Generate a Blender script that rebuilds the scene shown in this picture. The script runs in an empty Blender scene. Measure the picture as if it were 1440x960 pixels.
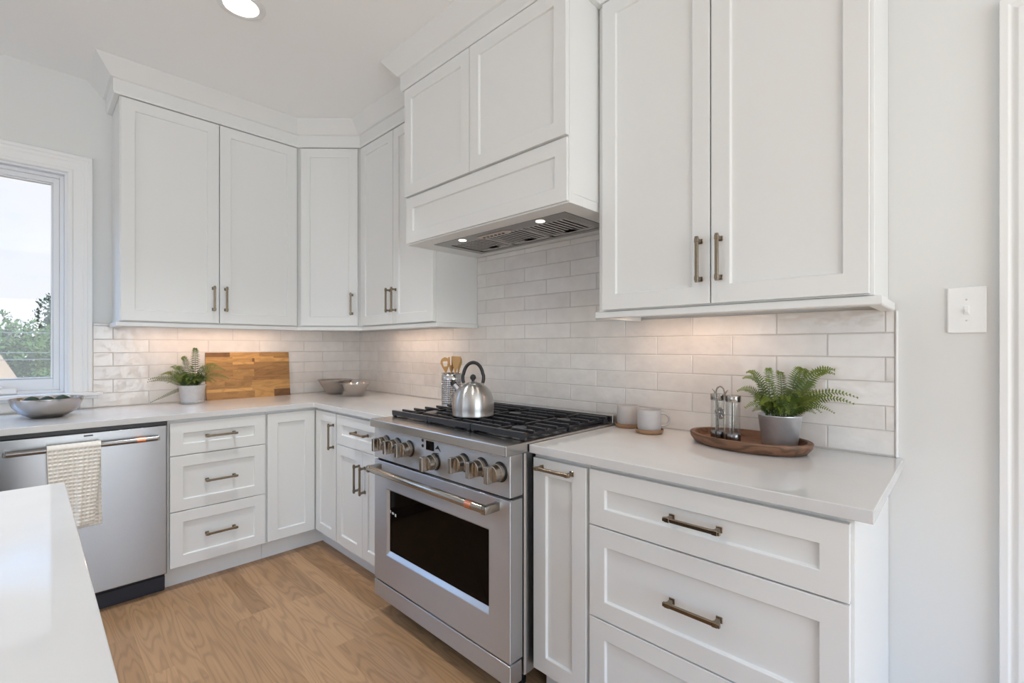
import bpy, bmesh, math, random
from mathutils import Vector, Matrix
from math import sin, cos, pi, radians, sqrt

S = bpy.context.scene
COL = S.collection
rnd = random.Random(7)

# ------------------------------------------------------------------ camera, world, lights, exposure
THETA = 0.7695
F_PX = 659.26
cam = bpy.data.cameras.new('camera')
cam.sensor_width = 36.0
cam.lens = F_PX / 1440 * 36.0
cam.shift_y = 8.0 / 1440
cam.clip_start = 0.02
cam.clip_end = 300
co = bpy.data.objects.new('camera', cam)
COL.objects.link(co)
co.location = (3.5777, -1.8977, 1.2599)
co.rotation_euler = (pi / 2, 0, THETA)
S.camera = co

S.view_settings.view_transform = 'Standard'
S.view_settings.look = 'None'
S.view_settings.gamma = 1
S.view_settings.use_curve_mapping = False
S.view_settings.exposure = 0.12
S.cycles.use_denoising = True
S.cycles.max_bounces = 10
S.cycles.diffuse_bounces = 5
S.cycles.glossy_bounces = 5
S.cycles.transparent_max_bounces = 12
S.cycles.caustics_reflective = False
S.cycles.caustics_refractive = False
S.cycles.sample_clamp_indirect = 6

SKY_STRENGTH = 1.0
P_WIN_RIGHT = 68      # daylight entering by the big window of the right wall
P_FILL_FRONT = 23      # added fill lamp behind the camera, unseen
P_CAN = 11.5           # each recessed ceiling light
P_PUCK = 0.75         # each under-cabinet light
P_HOOD = 0.5


def make_world():
    w = bpy.data.worlds.new('sky')
    S.world = w
    w.use_nodes = True
    nt = w.node_tree
    nt.nodes.clear()
    N = nt.nodes.new
    L = nt.links.new
    tc = N('ShaderNodeTexCoord')
    sep = N('ShaderNodeSeparateXYZ')
    L(tc.outputs['Generated'], sep.inputs[0])
    ramp = N('ShaderNodeValToRGB')      # hazy near the horizon, deep bright blue overhead
    for k, (pos, c) in enumerate(((0.0, (0.75, 0.82, 0.95)), (0.24, (0.60, 0.76, 1.0)), (0.36, (2.4, 4.7, 8.6)), (1.0, (2.1, 4.2, 8.4)))):
        if k < 2:
            e = ramp.color_ramp.elements[k]
            e.position = pos
        else:
            e = ramp.color_ramp.elements.new(pos)
        e.color = (*c, 1)
    L(sep.outputs['Z'], ramp.inputs[0])
    mp = N('ShaderNodeMapping')
    mp.inputs['Scale'].default_value = (1.6, 1.6, 3.2)
    mp.inputs['Location'].default_value = (0.35, 0.1, 0.2)
    L(tc.outputs['Generated'], mp.inputs[0])
    no = N('ShaderNodeTexNoise')
    no.inputs['Scale'].default_value = 1.7
    no.inputs['Detail'].default_value = 6
    no.inputs['Roughness'].default_value = 0.55
    L(mp.outputs[0], no.inputs['Vector'])
    # bright cloud bank stands towards -X, open blue towards -X-Y
    dt = N('ShaderNodeVectorMath')
    dt.operation = 'DOT_PRODUCT'
    dt.inputs[1].default_value = (-0.45, 0.62, 0.0)
    L(tc.outputs['Generated'], dt.inputs[0])
    ad = N('ShaderNodeMath')
    ad.operation = 'ADD'
    L(no.outputs['Fac'], ad.inputs[0])
    sc = N('ShaderNodeMath')
    sc.operation = 'MULTIPLY'
    sc.inputs[1].default_value = 0.55
    L(dt.outputs['Value'], sc.inputs[0])
    L(sc.outputs[0], ad.inputs[1])
    cr = N('ShaderNodeValToRGB')
    cr.color_ramp.elements[0].position = 0.42
    cr.color_ramp.elements[0].color = (0, 0, 0, 1)
    cr.color_ramp.elements[1].position = 0.70
    cr.color_ramp.elements[1].color = (1, 1, 1, 1)
    L(ad.outputs[0], cr.inputs[0])
    mx = N('ShaderNodeMix')
    mx.data_type = 'RGBA'
    mx.inputs['B'].default_value = (0.86, 0.89, 0.95, 1)
    L(cr.outputs[0], mx.inputs['Factor'])
    L(ramp.outputs[0], mx.inputs['A'])
    bg = N('ShaderNodeBackground')
    bg.inputs['Strength'].default_value = SKY_STRENGTH
    L(mx.outputs['Result'], bg.inputs['Color'])
    out = N('ShaderNodeOutputWorld')
    L(bg.outputs[0], out.inputs[0])


make_world()


def area(name, loc, rot, sx, sy, power, color=(1, 1, 1), spread=pi):
    l = bpy.data.lights.new(name, 'AREA')
    l.shape = 'RECTANGLE'
    l.size = sx
    l.size_y = sy
    l.energy = power
    l.color = color
    l.spread = spread
    o = bpy.data.objects.new(name, l)
    o.location = loc
    o.rotation_euler = rot
    COL.objects.link(o)
    return o


# daylight at the right wall opening; unseen fill lamp added behind the camera
area('daylight_right', (6.90, -2.0, 1.2), (0, radians(90 + 22), 0), 1.8, 2.8, P_WIN_RIGHT, (0.885, 0.98, 1.02))
area('fill_front', (2.5, -5.85, 1.3), (radians(90 + 42), 0, 0), 2.9, 1.6, P_FILL_FRONT, (0.885, 0.98, 1.02))
sun = bpy.data.lights.new('sun', 'SUN')
sun.energy = 24.0
sun.angle = radians(1.0)
sun.color = (0.82, 0.95, 1.05)
so = bpy.data.objects.new('sun', sun)
so.rotation_euler = (0, radians(47), radians(28))
COL.objects.link(so)

# ------------------------------------------------------------------ materials
MATS = {}


def new_mat(name):
    m = bpy.data.materials.new(name)
    m.use_nodes = True
    nt = m.node_tree
    b = nt.nodes['Principled BSDF']
    MATS[name] = m
    return m, nt, b


def link(nt, a, b):
    nt.links.new(a, b)


def plain(name, col, rough=0.5, metal=0.0, spec=0.5, coat=0.0, bump=0.0, bscale=200.0, var=0.0, vscale=3.0):
    m, nt, b = new_mat(name)
    b.inputs['Base Color'].default_value = (*col, 1)
    b.inputs['Roughness'].default_value = rough
    b.inputs['Metallic'].default_value = metal
    b.inputs['Specular IOR Level'].default_value = spec
    b.inputs['Coat Weight'].default_value = coat
    tc = None
    if bump or var:
        tc = nt.nodes.new('ShaderNodeTexCoord')
    if bump:
        n = nt.nodes.new('ShaderNodeTexNoise')
        n.inputs['Scale'].default_value = bscale
        n.inputs['Detail'].default_value = 3
        link(nt, tc.outputs['Object'], n.inputs['Vector'])
        bp = nt.nodes.new('ShaderNodeBump')
        bp.inputs['Strength'].default_value = bump
        bp.inputs['Distance'].default_value = 0.002
        link(nt, n.outputs['Fac'], bp.inputs['Height'])
        link(nt, bp.outputs[0], b.inputs['Normal'])
    if var:
        n = nt.nodes.new('ShaderNodeTexNoise')
        n.inputs['Scale'].default_value = vscale
        n.inputs['Detail'].default_value = 4
        link(nt, tc.outputs['Object'], n.inputs['Vector'])
        mx = nt.nodes.new('ShaderNodeMix')
        mx.data_type = 'RGBA'
        mx.inputs['A'].default_value = (*[c * (1 - var) for c in col], 1)
        mx.inputs['B'].default_value = (*[min(1, c * (1 + var)) for c in col], 1)
        link(nt, n.outputs['Fac'], mx.inputs['Factor'])
        link(nt, mx.outputs['Result'], b.inputs['Base Color'])
    return m


def steel(name, col, rough, aniso=0.7, arot=0.25, streak=0.0, sscale=(3, 3, 260)):
    m, nt, b = new_mat(name)
    b.inputs['Base Color'].default_value = (*col, 1)
    b.inputs['Metallic'].default_value = 1
    b.inputs['Roughness'].default_value = rough
    b.inputs['Anisotropic'].default_value = aniso
    b.inputs['Anisotropic Rotation'].default_value = arot
    t = nt.nodes.new('ShaderNodeTangent')
    t.direction_type = 'RADIAL'
    t.axis = 'Z'
    link(nt, t.outputs[0], b.inputs['Tangent'])
    if streak:
        tc = nt.nodes.new('ShaderNodeTexCoord')
        mp = nt.nodes.new('ShaderNodeMapping')
        mp.inputs['Scale'].default_value = sscale
        n = nt.nodes.new('ShaderNodeTexNoise')
        n.inputs['Scale'].default_value = 1
        n.inputs['Detail'].default_value = 2
        link(nt, tc.outputs['Object'], mp.inputs[0])
        link(nt, mp.outputs[0], n.inputs['Vector'])
        mr = nt.nodes.new('ShaderNodeMapRange')
        mr.inputs['To Min'].default_value = rough * (1 - streak)
        mr.inputs['To Max'].default_value = rough * (1 + streak)
        link(nt, n.outputs['Fac'], mr.inputs['Value'])
        link(nt, mr.outputs[0], b.inputs['Roughness'])
    return m


def thin_glass(name, tint=(1, 1, 1), base=0.03):
    m, nt, b = new_mat(name)
    nt.nodes.remove(b)
    out = nt.nodes['Material Output']
    tr = nt.nodes.new('ShaderNodeBsdfTransparent')
    tr.inputs['Color'].default_value = (*tint, 1)
    gl = nt.nodes.new('ShaderNodeBsdfGlossy')
    gl.inputs['Roughness'].default_value = 0.02
    ly = nt.nodes.new('ShaderNodeLayerWeight')
    ly.inputs['Blend'].default_value = 0.5
    pw = nt.nodes.new('ShaderNodeMath')
    pw.operation = 'POWER'
    pw.inputs[1].default_value = 4.0
    link(nt, ly.outputs['Facing'], pw.inputs[0])
    lw = nt.nodes.new('ShaderNodeMath')
    lw.operation = 'MULTIPLY_ADD'
    lw.inputs[1].default_value = 0.7
    lw.inputs[2].default_value = base
    link(nt, pw.outputs[0], lw.inputs[0])
    mx = nt.nodes.new('ShaderNodeMixShader')
    link(nt, lw.outputs[0], mx.inputs['Fac'])
    link(nt, tr.outputs[0], mx.inputs[1])
    link(nt, gl.outputs[0], mx.inputs[2])
    link(nt, mx.outputs[0], out.inputs['Surface'])
    return m


def emit(name, col, strength):
    m, nt, b = new_mat(name)
    b.inputs['Base Color'].default_value = (0.9, 0.9, 0.9, 1)
    b.inputs['Emission Color'].default_value = (*col, 1)
    b.inputs['Emission Strength'].default_value = strength
    return m


plain('paint_wall', (0.735, 0.74, 0.73), 0.6, bump=0.06, bscale=350)
plain('paint_ceiling', (0.92, 0.925, 0.92), 0.75, bump=0.05, bscale=300)
plain('paint_trim', (0.83, 0.83, 0.825), 0.35)
plain('cabinet_paint', (0.79, 0.795, 0.785), 0.33)
plain('island_paint', (0.09, 0.10, 0.13), 0.4)
plain('window_vinyl', (0.80, 0.81, 0.83), 0.35)
plain('black_plastic', (0.012, 0.012, 0.014), 0.32)
plain('dark_gap', (0.02, 0.02, 0.022), 0.6)
plain('toe_black', (0.015, 0.018, 0.03), 0.35)
plain('cast_iron', (0.020, 0.020, 0.024), 0.36, bump=0.25, bscale=500)
plain('pan_shade_black', (0.02, 0.02, 0.024), 0.16)
plain('brass', (0.72, 0.50, 0.26), 0.28, 1.0)
plain('copper', (0.80, 0.33, 0.20), 0.25, 1.0)
plain('bronze', (0.27, 0.215, 0.155), 0.27, 1.0, var=0.2, vscale=30)
plain('nickel', (0.40, 0.37, 0.33), 0.22, 1.0)
plain('control_metal', (0.62, 0.54, 0.48), 0.4, 0.7)
plain('chrome', (0.55, 0.55, 0.56), 0.16, 1.0)
plain('dark_steel', (0.25, 0.24, 0.235), 0.25, 1.0)
plain('oven_glass', (0.006, 0.004, 0.003), 0.05, 0.0, 0.06)
plain('galvanized', (0.66, 0.67, 0.69), 0.40, 0.75, var=0.12, vscale=40)
plain('ceramic_grey', (0.46, 0.44, 0.435), 0.45, bump=0.08, bscale=60, var=0.05, vscale=25)
plain('switch_plastic', (0.84, 0.84, 0.83), 0.3)
plain('soil', (0.03, 0.022, 0.015), 0.95, bump=0.8, bscale=120)
plain('white_mark', (0.75, 0.75, 0.75), 0.5)
plain('fruit_green', (0.030, 0.048, 0.024), 0.75, bump=0.3, bscale=40, var=0.3, vscale=20)
plain('dirt', (0.085, 0.048, 0.022), 0.95, bump=0.6, bscale=4, var=0.35, vscale=0.9)
plain('bark', (0.08, 0.06, 0.045), 0.9, bump=0.5, bscale=30)
plain('cable', (0.03, 0.031, 0.033), 0.6)
plain('leaf_light', (0.017, 0.029, 0.006), 0.7, 0.0, 0.08, var=0.45, vscale=1.5)
plain('leaf_dark', (0.010, 0.017, 0.004), 0.7, 0.0, 0.08, var=0.5, vscale=1.5)
plain('leaf_blue', (0.008, 0.016, 0.007), 0.7, 0.0, 0.08, var=0.5, vscale=1.5)
plain('terry', (0.84, 0.81, 0.75), 0.9)
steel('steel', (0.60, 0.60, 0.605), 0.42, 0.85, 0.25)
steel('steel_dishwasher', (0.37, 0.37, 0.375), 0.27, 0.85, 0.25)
steel('steel_kettle', (0.52, 0.51, 0.50), 0.30, 0.9, 0.25)
steel('steel_bowl', (0.50, 0.47, 0.45), 0.24, 0.6, 0.25)
steel('steel_hood', (0.33, 0.315, 0.30), 0.30, 0.3, 0.25)
steel('steel_baffle', (0.60, 0.57, 0.54), 0.30, 0.3, 0.25)
steel('steel_top', (0.55, 0.53, 0.51), 0.25, 0.3, 0.0)
thin_glass('window_glass')
thin_glass('clear_glass', (0.97, 0.98, 0.98))
emit('lamp_lens', (1.0, 0.95, 0.86), 3.0)
emit('hood_lens', (1.0, 0.88, 0.68), 4.0)
emit('puck_lens', (1.0, 0.80, 0.58), 2.0)


def quartz():
    m, nt, b = new_mat('quartz')
    tc = nt.nodes.new('ShaderNodeTexCoord')
    n = nt.nodes.new('ShaderNodeTexNoise')
    n.inputs['Scale'].default_value = 2.2
    n.inputs['Detail'].default_value = 8
    n.inputs['Distortion'].default_value = 0.8
    link(nt, tc.outputs['Object'], n.inputs['Vector'])
    r = nt.nodes.new('ShaderNodeValToRGB')
    r.color_ramp.elements[0].position = 0.3
    r.color_ramp.elements[0].color = (0.645, 0.64, 0.64, 1)
    r.color_ramp.elements[1].position = 0.65
    r.color_ramp.elements[1].color = (0.71, 0.71, 0.71, 1)
    link(nt, n.outputs['Fac'], r.inputs[0])
    link(nt, r.outputs[0], b.inputs['Base Color'])
    b.inputs['Roughness'].default_value = 0.055
    b.inputs['Specular IOR Level'].default_value = 0.6


quartz()


def tile_mat():
    m, nt, b = new_mat('glazed_tile')
    tc = nt.nodes.new('ShaderNodeTexCoord')
    at = nt.nodes.new('ShaderNodeAttribute')
    at.attribute_name = 'tone'
    mx = nt.nodes.new('ShaderNodeMix')
    mx.data_type = 'RGBA'
    mx.inputs['A'].default_value = (0.72, 0.685, 0.655, 1)
    mx.inputs['B'].default_value = (0.79, 0.765, 0.74, 1)
    link(nt, at.outputs['Fac'], mx.inputs['Factor'])
    n2 = nt.nodes.new('ShaderNodeTexNoise')
    n2.inputs['Scale'].default_value = 14
    n2.inputs['Detail'].default_value = 4
    link(nt, tc.outputs['Object'], n2.inputs['Vector'])
    mx2 = nt.nodes.new('ShaderNodeMix')
    mx2.data_type = 'RGBA'
    mx2.blend_type = 'MULTIPLY'
    mr = nt.nodes.new('ShaderNodeMapRange')
    mr.inputs['From Min'].default_value = 0.3
    mr.inputs['From Max'].default_value = 0.7
    mr.inputs['To Min'].default_value = 0.94
    mr.inputs['To Max'].default_value = 1.03
    link(nt, n2.outputs['Fac'], mr.inputs['Value'])
    mx2.inputs['Factor'].default_value = 1
    link(nt, mx.outputs['Result'], mx2.inputs['A'])
    link(nt, mr.outputs[0], mx2.inputs['B'])
    link(nt, mx2.outputs['Result'], b.inputs['Base Color'])
    b.inputs['Roughness'].default_value = 0.10
    b.inputs['Specular IOR Level'].default_value = 0.55
    n = nt.nodes.new('ShaderNodeTexNoise')
    n.inputs['Scale'].default_value = 17
    n.inputs['Detail'].default_value = 2.5
    link(nt, tc.outputs['Object'], n.inputs['Vector'])
    bp = nt.nodes.new('ShaderNodeBump')
    bp.inputs['Strength'].default_value = 0.9
    bp.inputs['Distance'].default_value = 0.004
    link(nt, n.outputs['Fac'], bp.inputs['Height'])
    link(nt, bp.outputs[0], b.inputs['Normal'])


tile_mat()
plain('grout', (0.58, 0.56, 0.54), 0.85)


def wood_attr(name, dark, light, stretch, grain=0.35, rough=0.4, contour=7.0, fine=0.12):
    """wood whose board tone comes from the face attribute 'tone'; grain = contours of stretched noise"""
    m, nt, b = new_mat(name)
    tc = nt.nodes.new('ShaderNodeTexCoord')
    at = nt.nodes.new('ShaderNodeAttribute')
    at.attribute_name = 'tone'
    of = nt.nodes.new('ShaderNodeVectorMath')
    of.operation = 'SCALE'
    of.inputs[0].default_value = (13.7, 7.3, 31.1)
    link(nt, at.outputs['Fac'], of.inputs['Scale'])
    mp = nt.nodes.new('ShaderNodeMapping')
    mp.inputs['Scale'].default_value = stretch
    link(nt, tc.outputs['Object'], mp.inputs[0])
    ad = nt.nodes.new('ShaderNodeVectorMath')
    ad.operation = 'ADD'
    link(nt, mp.outputs[0], ad.inputs[0])
    link(nt, of.outputs[0], ad.inputs[1])
    n = nt.nodes.new('ShaderNodeTexNoise')
    n.inputs['Scale'].default_value = 1
    n.inputs['Detail'].default_value = 1.2
    link(nt, ad.outputs[0], n.inputs['Vector'])
    mu = nt.nodes.new('ShaderNodeMath')
    mu.operation = 'MULTIPLY'
    mu.inputs[1].default_value = contour
    link(nt, n.outputs['Fac'], mu.inputs[0])
    fr = nt.nodes.new('ShaderNodeMath')
    fr.operation = 'PINGPONG'
    fr.inputs[1].default_value = 0.5
    link(nt, mu.outputs[0], fr.inputs[0])
    mr = nt.nodes.new('ShaderNodeMapRange')
    mr.interpolation_type = 'SMOOTHSTEP'
    mr.inputs['From Min'].default_value = 0.02
    mr.inputs['From Max'].default_value = 0.30
    mr.inputs['To Min'].default_value = 1 - grain
    mr.inputs['To Max'].default_value = 1.0
    link(nt, fr.outputs[0], mr.inputs['Value'])
    # fine fibres
    mp2 = nt.nodes.new('ShaderNodeMapping')
    mp2.inputs['Scale'].default_value = tuple(s * (2.0 if s < 4 else 14.0) for s in stretch)
    link(nt, tc.outputs['Object'], mp2.inputs[0])
    n2 = nt.nodes.new('ShaderNodeTexNoise')
    n2.inputs['Scale'].default_value = 1
    n2.inputs['Detail'].default_value = 4
    link(nt, mp2.outputs[0], n2.inputs['Vector'])
    mr2 = nt.nodes.new('ShaderNodeMapRange')
    mr2.inputs['From Min'].default_value = 0.3
    mr2.inputs['From Max'].default_value = 0.7
    mr2.inputs['To Min'].default_value = 1 - fine
    mr2.inputs['To Max'].default_value = 1 + fine
    link(nt, n2.outputs['Fac'], mr2.inputs['Value'])
    m1 = nt.nodes.new('ShaderNodeMath')
    m1.operation = 'MULTIPLY'
    link(nt, mr.outputs[0], m1.inputs[0])
    link(nt, mr2.outputs[0], m1.inputs[1])
    mx = nt.nodes.new('ShaderNodeMix')
    mx.data_type = 'RGBA'
    mx.inputs['A'].default_value = (*dark, 1)
    mx.inputs['B'].default_value = (*light, 1)
    link(nt, at.outputs['Fac'], mx.inputs['Factor'])
    mm = nt.nodes.new('ShaderNodeMix')
    mm.data_type = 'RGBA'
    mm.blend_type = 'MULTIPLY'
    mm.inputs['Factor'].default_value = 1
    link(nt, mx.outputs['Result'], mm.inputs['A'])
    link(nt, m1.outputs[0], mm.inputs['B'])
    link(nt, mm.outputs['Result'], b.inputs['Base Color'])
    b.inputs['Roughness'].default_value = rough
    return m


wood_attr('oak_floor', (0.34, 0.192, 0.095), (0.485, 0.288, 0.152), (1.5, 13.0, 1.0), 0.20, 0.36, 11.0, 0.09)
wood_attr('acacia', (0.13, 0.050, 0.017), (0.72, 0.41, 0.14), (6.0, 2.2, 22.0), 0.2, 0.4, 4.0, 0.10)
wood_attr('tray_wood', (0.20, 0.098, 0.052), (0.20, 0.098, 0.052), (3.0, 16.0, 20.0), 0.45, 0.5, 6.0, 0.15)
wood_attr('beech', (0.55, 0.30, 0.10), (0.62, 0.36, 0.14), (20.0, 20.0, 3.0), 0.1, 0.5, 4.0, 0.08)
wood_attr('coaster_wood', (0.34, 0.19, 0.10), (0.34, 0.19, 0.10), (5.0, 30.0, 30.0), 0.2, 0.55, 5.0, 0.1)


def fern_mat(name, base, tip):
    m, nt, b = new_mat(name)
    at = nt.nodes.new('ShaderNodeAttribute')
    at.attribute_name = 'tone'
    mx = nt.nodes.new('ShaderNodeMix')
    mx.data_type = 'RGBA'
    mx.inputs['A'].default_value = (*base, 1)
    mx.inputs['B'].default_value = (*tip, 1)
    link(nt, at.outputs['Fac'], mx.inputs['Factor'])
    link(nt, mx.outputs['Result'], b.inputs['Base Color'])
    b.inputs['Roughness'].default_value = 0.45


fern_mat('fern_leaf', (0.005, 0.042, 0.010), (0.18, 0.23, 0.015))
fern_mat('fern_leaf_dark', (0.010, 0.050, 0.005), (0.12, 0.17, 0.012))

# ------------------------------------------------------------------ mesh helpers
WM = {}


def wm(o):
    return WM.get(o.name, Matrix.Identity(4)) if o else Matrix.Identity(4)


def local_matrix(loc, rotz, roty=0.0, rotx=0.0):
    return Matrix.Translation(Vector(loc)) @ Matrix.Rotation(rotz, 4, 'Z') @ Matrix.Rotation(roty, 4, 'Y') @ Matrix.Rotation(rotx, 4, 'X')


def tag(o, label=None, cat=None, group=None, kind=None):
    if label:
        o['label'] = label
    if cat:
        o['category'] = cat
    if group:
        o['group'] = group
    if kind:
        o['kind'] = kind
    return o


def empty(name, loc, rotz=0.0, label=None, cat=None, group=None, kind=None):
    o = bpy.data.objects.new(name, None)
    o.empty_display_size = 0.05
    o.location = loc
    o.rotation_euler = (0, 0, rotz)
    COL.objects.link(o)
    WM[o.name] = local_matrix(loc, rotz)
    return tag(o, label, cat, group, kind)


def bevel_sharp(bm, w, seg=1, ang=30):
    bmesh.ops.remove_doubles(bm, verts=bm.verts, dist=1e-6)
    bmesh.ops.recalc_face_normals(bm, faces=bm.faces)
    es = [e for e in bm.edges if len(e.link_faces) == 2 and e.calc_face_angle(0) > radians(ang)]
    if es:
        bmesh.ops.bevel(bm, geom=es, offset=w, segments=seg, affect='EDGES', profile=0.5, clamp_overlap=True)


def obj(name, bm, mat, parent=None, loc=(0, 0, 0), rotz=0.0, world=False, bevel=0.0, seg=1, smooth=False, mats=None, angle=35, roty=0.0, rotx=0.0):
    """one mesh object. world=True: the bmesh is in world coordinates and is brought into the parent's frame"""
    if bevel:
        bevel_sharp(bm, bevel, seg)
    M = local_matrix(loc, rotz, roty, rotx)
    W = wm(parent) @ M
    if world:
        bm.transform(W.inverted())
    bmesh.ops.recalc_face_normals(bm, faces=bm.faces)
    me = bpy.data.meshes.new(name)
    bm.to_mesh(me)
    bm.free()
    o = bpy.data.objects.new(name, me)
    for mm in (mats or [mat]):
        me.materials.append(MATS[mm])
    COL.objects.link(o)
    o.location = loc
    o.rotation_euler = (rotx, roty, rotz)
    if parent:
        o.parent = parent
    WM[o.name] = W
    if smooth:
        me.polygons.foreach_set('use_smooth', [True] * len(me.polygons))
        try:
            me.set_sharp_from_angle(angle=radians(angle))
        except Exception:
            pass
    me.update()
    return o


def BM():
    return bmesh.new()


def box(bm, x0, x1, y0, y1, z0, z1, M=None, mi=0):
    vs = [bm.verts.new(p) for p in ((x0, y0, z0), (x1, y0, z0), (x1, y1, z0), (x0, y1, z0), (x0, y0, z1), (x1, y0, z1), (x1, y1, z1), (x0, y1, z1))]
    if M is not None:
        for v in vs:
            v.co = M @ v.co
    fs = []
    for q in ((0, 3, 2, 1), (4, 5, 6, 7), (0, 1, 5, 4), (1, 2, 6, 5), (2, 3, 7, 6), (3, 0, 4, 7)):
        f = bm.faces.new([vs[i] for i in q])
        f.material_index = mi
        fs.append(f)
    return fs


def prism(bm, poly, z0, z1):
    a = [bm.verts.new((x, y, z0)) for x, y in poly]
    b = [bm.verts.new((x, y, z1)) for x, y in poly]
    n = len(poly)
    bm.faces.new(a[::-1])
    bm.faces.new(b)
    for i in range(n):
        bm.faces.new((a[i], a[(i + 1) % n], b[(i + 1) % n], b[i]))


def lathe(bm, prof, seg=40, c=(0, 0, 0), M=None, sx=1.0, sy=1.0):
    """prof: list of (r,z); r==0 ends are closed to a point"""
    rings = []
    for r, z in prof:
        if r < 1e-7:
            rings.append([bm.verts.new((c[0], c[1], c[2] + z))])
        else:
            rings.append([bm.verts.new((c[0] + sx * r * cos(2 * pi * i / seg), c[1] + sy * r * sin(2 * pi * i / seg), c[2] + z)) for i in range(seg)])
    for a, b in zip(rings, rings[1:]):
        for i in range(seg):
            j = (i + 1) % seg
            if len(a) == 1 and len(b) == 1:
                continue
            if len(a) == 1:
                bm.faces.new((a[0], b[j], b[i]))
            elif len(b) == 1:
                bm.faces.new((a[i], a[j], b[0]))
            else:
                bm.faces.new((a[i], a[j], b[j], b[i]))
    if M is not None:
        for ring in rings:
            for v in ring:
                v.co = M @ v.co
    return rings


def tube(bm, pts, r, seg=12, caps=True, flat=1.0, up=None):
    pts = [Vector(p) for p in pts]
    rs = r if isinstance(r, (list, tuple)) else [r] * len(pts)
    rings = []
    prev = None
    for i, p in enumerate(pts):
        t = (pts[min(i + 1, len(pts) - 1)] - pts[max(i - 1, 0)]).normalized()
        if prev is None:
            a = Vector(up) if up else (Vector((0, 0, 1)) if abs(t.z) < 0.9 else Vector((1, 0, 0)))
            n = (a - t * a.dot(t)).normalized()
        else:
            n = (prev - t * prev.dot(t)).normalized()
        prev = n
        b = t.cross(n)
        rings.append([bm.verts.new(p + (n * cos(2 * pi * k / seg) + b * sin(2 * pi * k / seg) * flat) * rs[i]) for k in range(seg)])
    for a, b in zip(rings, rings[1:]):
        for k in range(seg):
            bm.faces.new((a[k], a[(k + 1) % seg], b[(k + 1) % seg], b[k]))
    if caps:
        bm.faces.new(rings[0][::-1])
        bm.faces.new(rings[-1])


def sweep(bm, path, prof, mapf, closed=False):
    """mitred sweep: path of 2D points, profile (o,h): o = offset to the right of the path, h = third coordinate"""
    n = len(path)
    P = [Vector(p) for p in path]
    rings = []
    for i in range(n):
        if closed or 0 < i < n - 1:
            d0 = (P[i] - P[i - 1]).normalized()
            d1 = (P[(i + 1) % n] - P[i]).normalized()
        elif i == 0:
            d0 = d1 = (P[1] - P[0]).normalized()
        else:
            d0 = d1 = (P[i] - P[i - 1]).normalized()
        n0 = Vector((d0.y, -d0.x))
        n1 = Vector((d1.y, -d1.x))
        m = (n0 + n1)
        m = m / max(1e-6, m.dot(n0))
        rings.append([bm.verts.new(mapf(P[i].x + m.x * o, P[i].y + m.y * o, h)) for o, h in prof])
    k = len(prof)
    pairs = list(zip(rings, rings[1:])) + ([(rings[-1], rings[0])] if closed else [])
    for a, b in pairs:
        for j in range(k):
            bm.faces.new((a[j], a[(j + 1) % k], b[(j + 1) % k], b[j]))
    if not closed:
        bm.faces.new(rings[0][::-1])
        bm.faces.new(rings[-1])


HOR = lambda x, y, h: (x, y, h)


def set_tone(o, vals):
    a = o.data.attributes.new('tone', 'FLOAT', 'FACE')
    a.data.foreach_set('value', vals)


def copy_tree(o, parent=None):
    c = o.copy()
    COL.objects.link(c)
    if parent:
        c.parent = parent
    for ch in list(o.children):
        copy_tree(ch, c)
    return c


# ------------------------------------------------------------------ room shell
H = 2.772
XR, YF = 7.0, -6.0


def planks():
    """oak boards running along X, one face group each"""
    bm = BM()
    tones = []
    w = 0.083
    y = 0.0
    while y > YF:
        y1 = max(y - w, YF)
        x = -rnd.random() * 1.0
        while x < XR:
            l = rnd.choice((0.5, 0.7, 0.9, 1.1, 1.4))
            x0, x1 = max(x, 0.0), min(x + l, XR)
            x += l
            if x1 - x0 < 0.01:
                continue
            g = 0.0004
            vs = [bm.verts.new(p) for p in ((x0 + g, y - g, 0), (x0 + g, y1 + g, 0), (x1 - g, y1 + g, 0), (x1 - g, y - g, 0))]
            bm.faces.new(vs)
            tones.append(rnd.random())
        y = y1
    n = len(tones)
    box(bm, 0, XR, YF, 0, -0.12, -0.0012)
    tones += [0.0] * 6
    o = obj('floor', bm, 'oak_floor')
    set_tone(o, tones)
    tag(o, kind='structure')


planks()

bm = BM()
box(bm, -0.15, XR + 0.15, YF - 0.15, 0.15, H, H + 0.12)
tag(obj('ceiling', bm, 'paint_ceiling'), kind='structure')

# left wall with the window opening
WY0, WY1, WZ0, WZ1 = -2.84, -1.745, 0.995, 2.226
bm = BM()
box(bm, -0.15, 0, YF - .15, WY0, -0.12, H)
box(bm, -0.15, 0, WY1, 0.15, -0.12, H)
box(bm, -0.15, 0, WY0, WY1, -0.12, WZ0)
box(bm, -0.15, 0, WY0, WY1, WZ1, H)
wall_left = tag(obj('wall_left', bm, 'paint_wall'), kind='structure')

# back wall with a door opening at the far right
DX0, DX1, DZ = 3.735, 4.56, 2.13
bm = BM()
box(bm, 0, DX0, 0, 0.15, -0.12, H)
box(bm, DX1, XR + .15, 0, 0.15, -0.12, H)
box(bm, DX0, DX1, 0, 0.15, DZ, H)
wall_back = tag(obj('wall_back', bm, 'paint_wall'), kind='structure')

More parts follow.
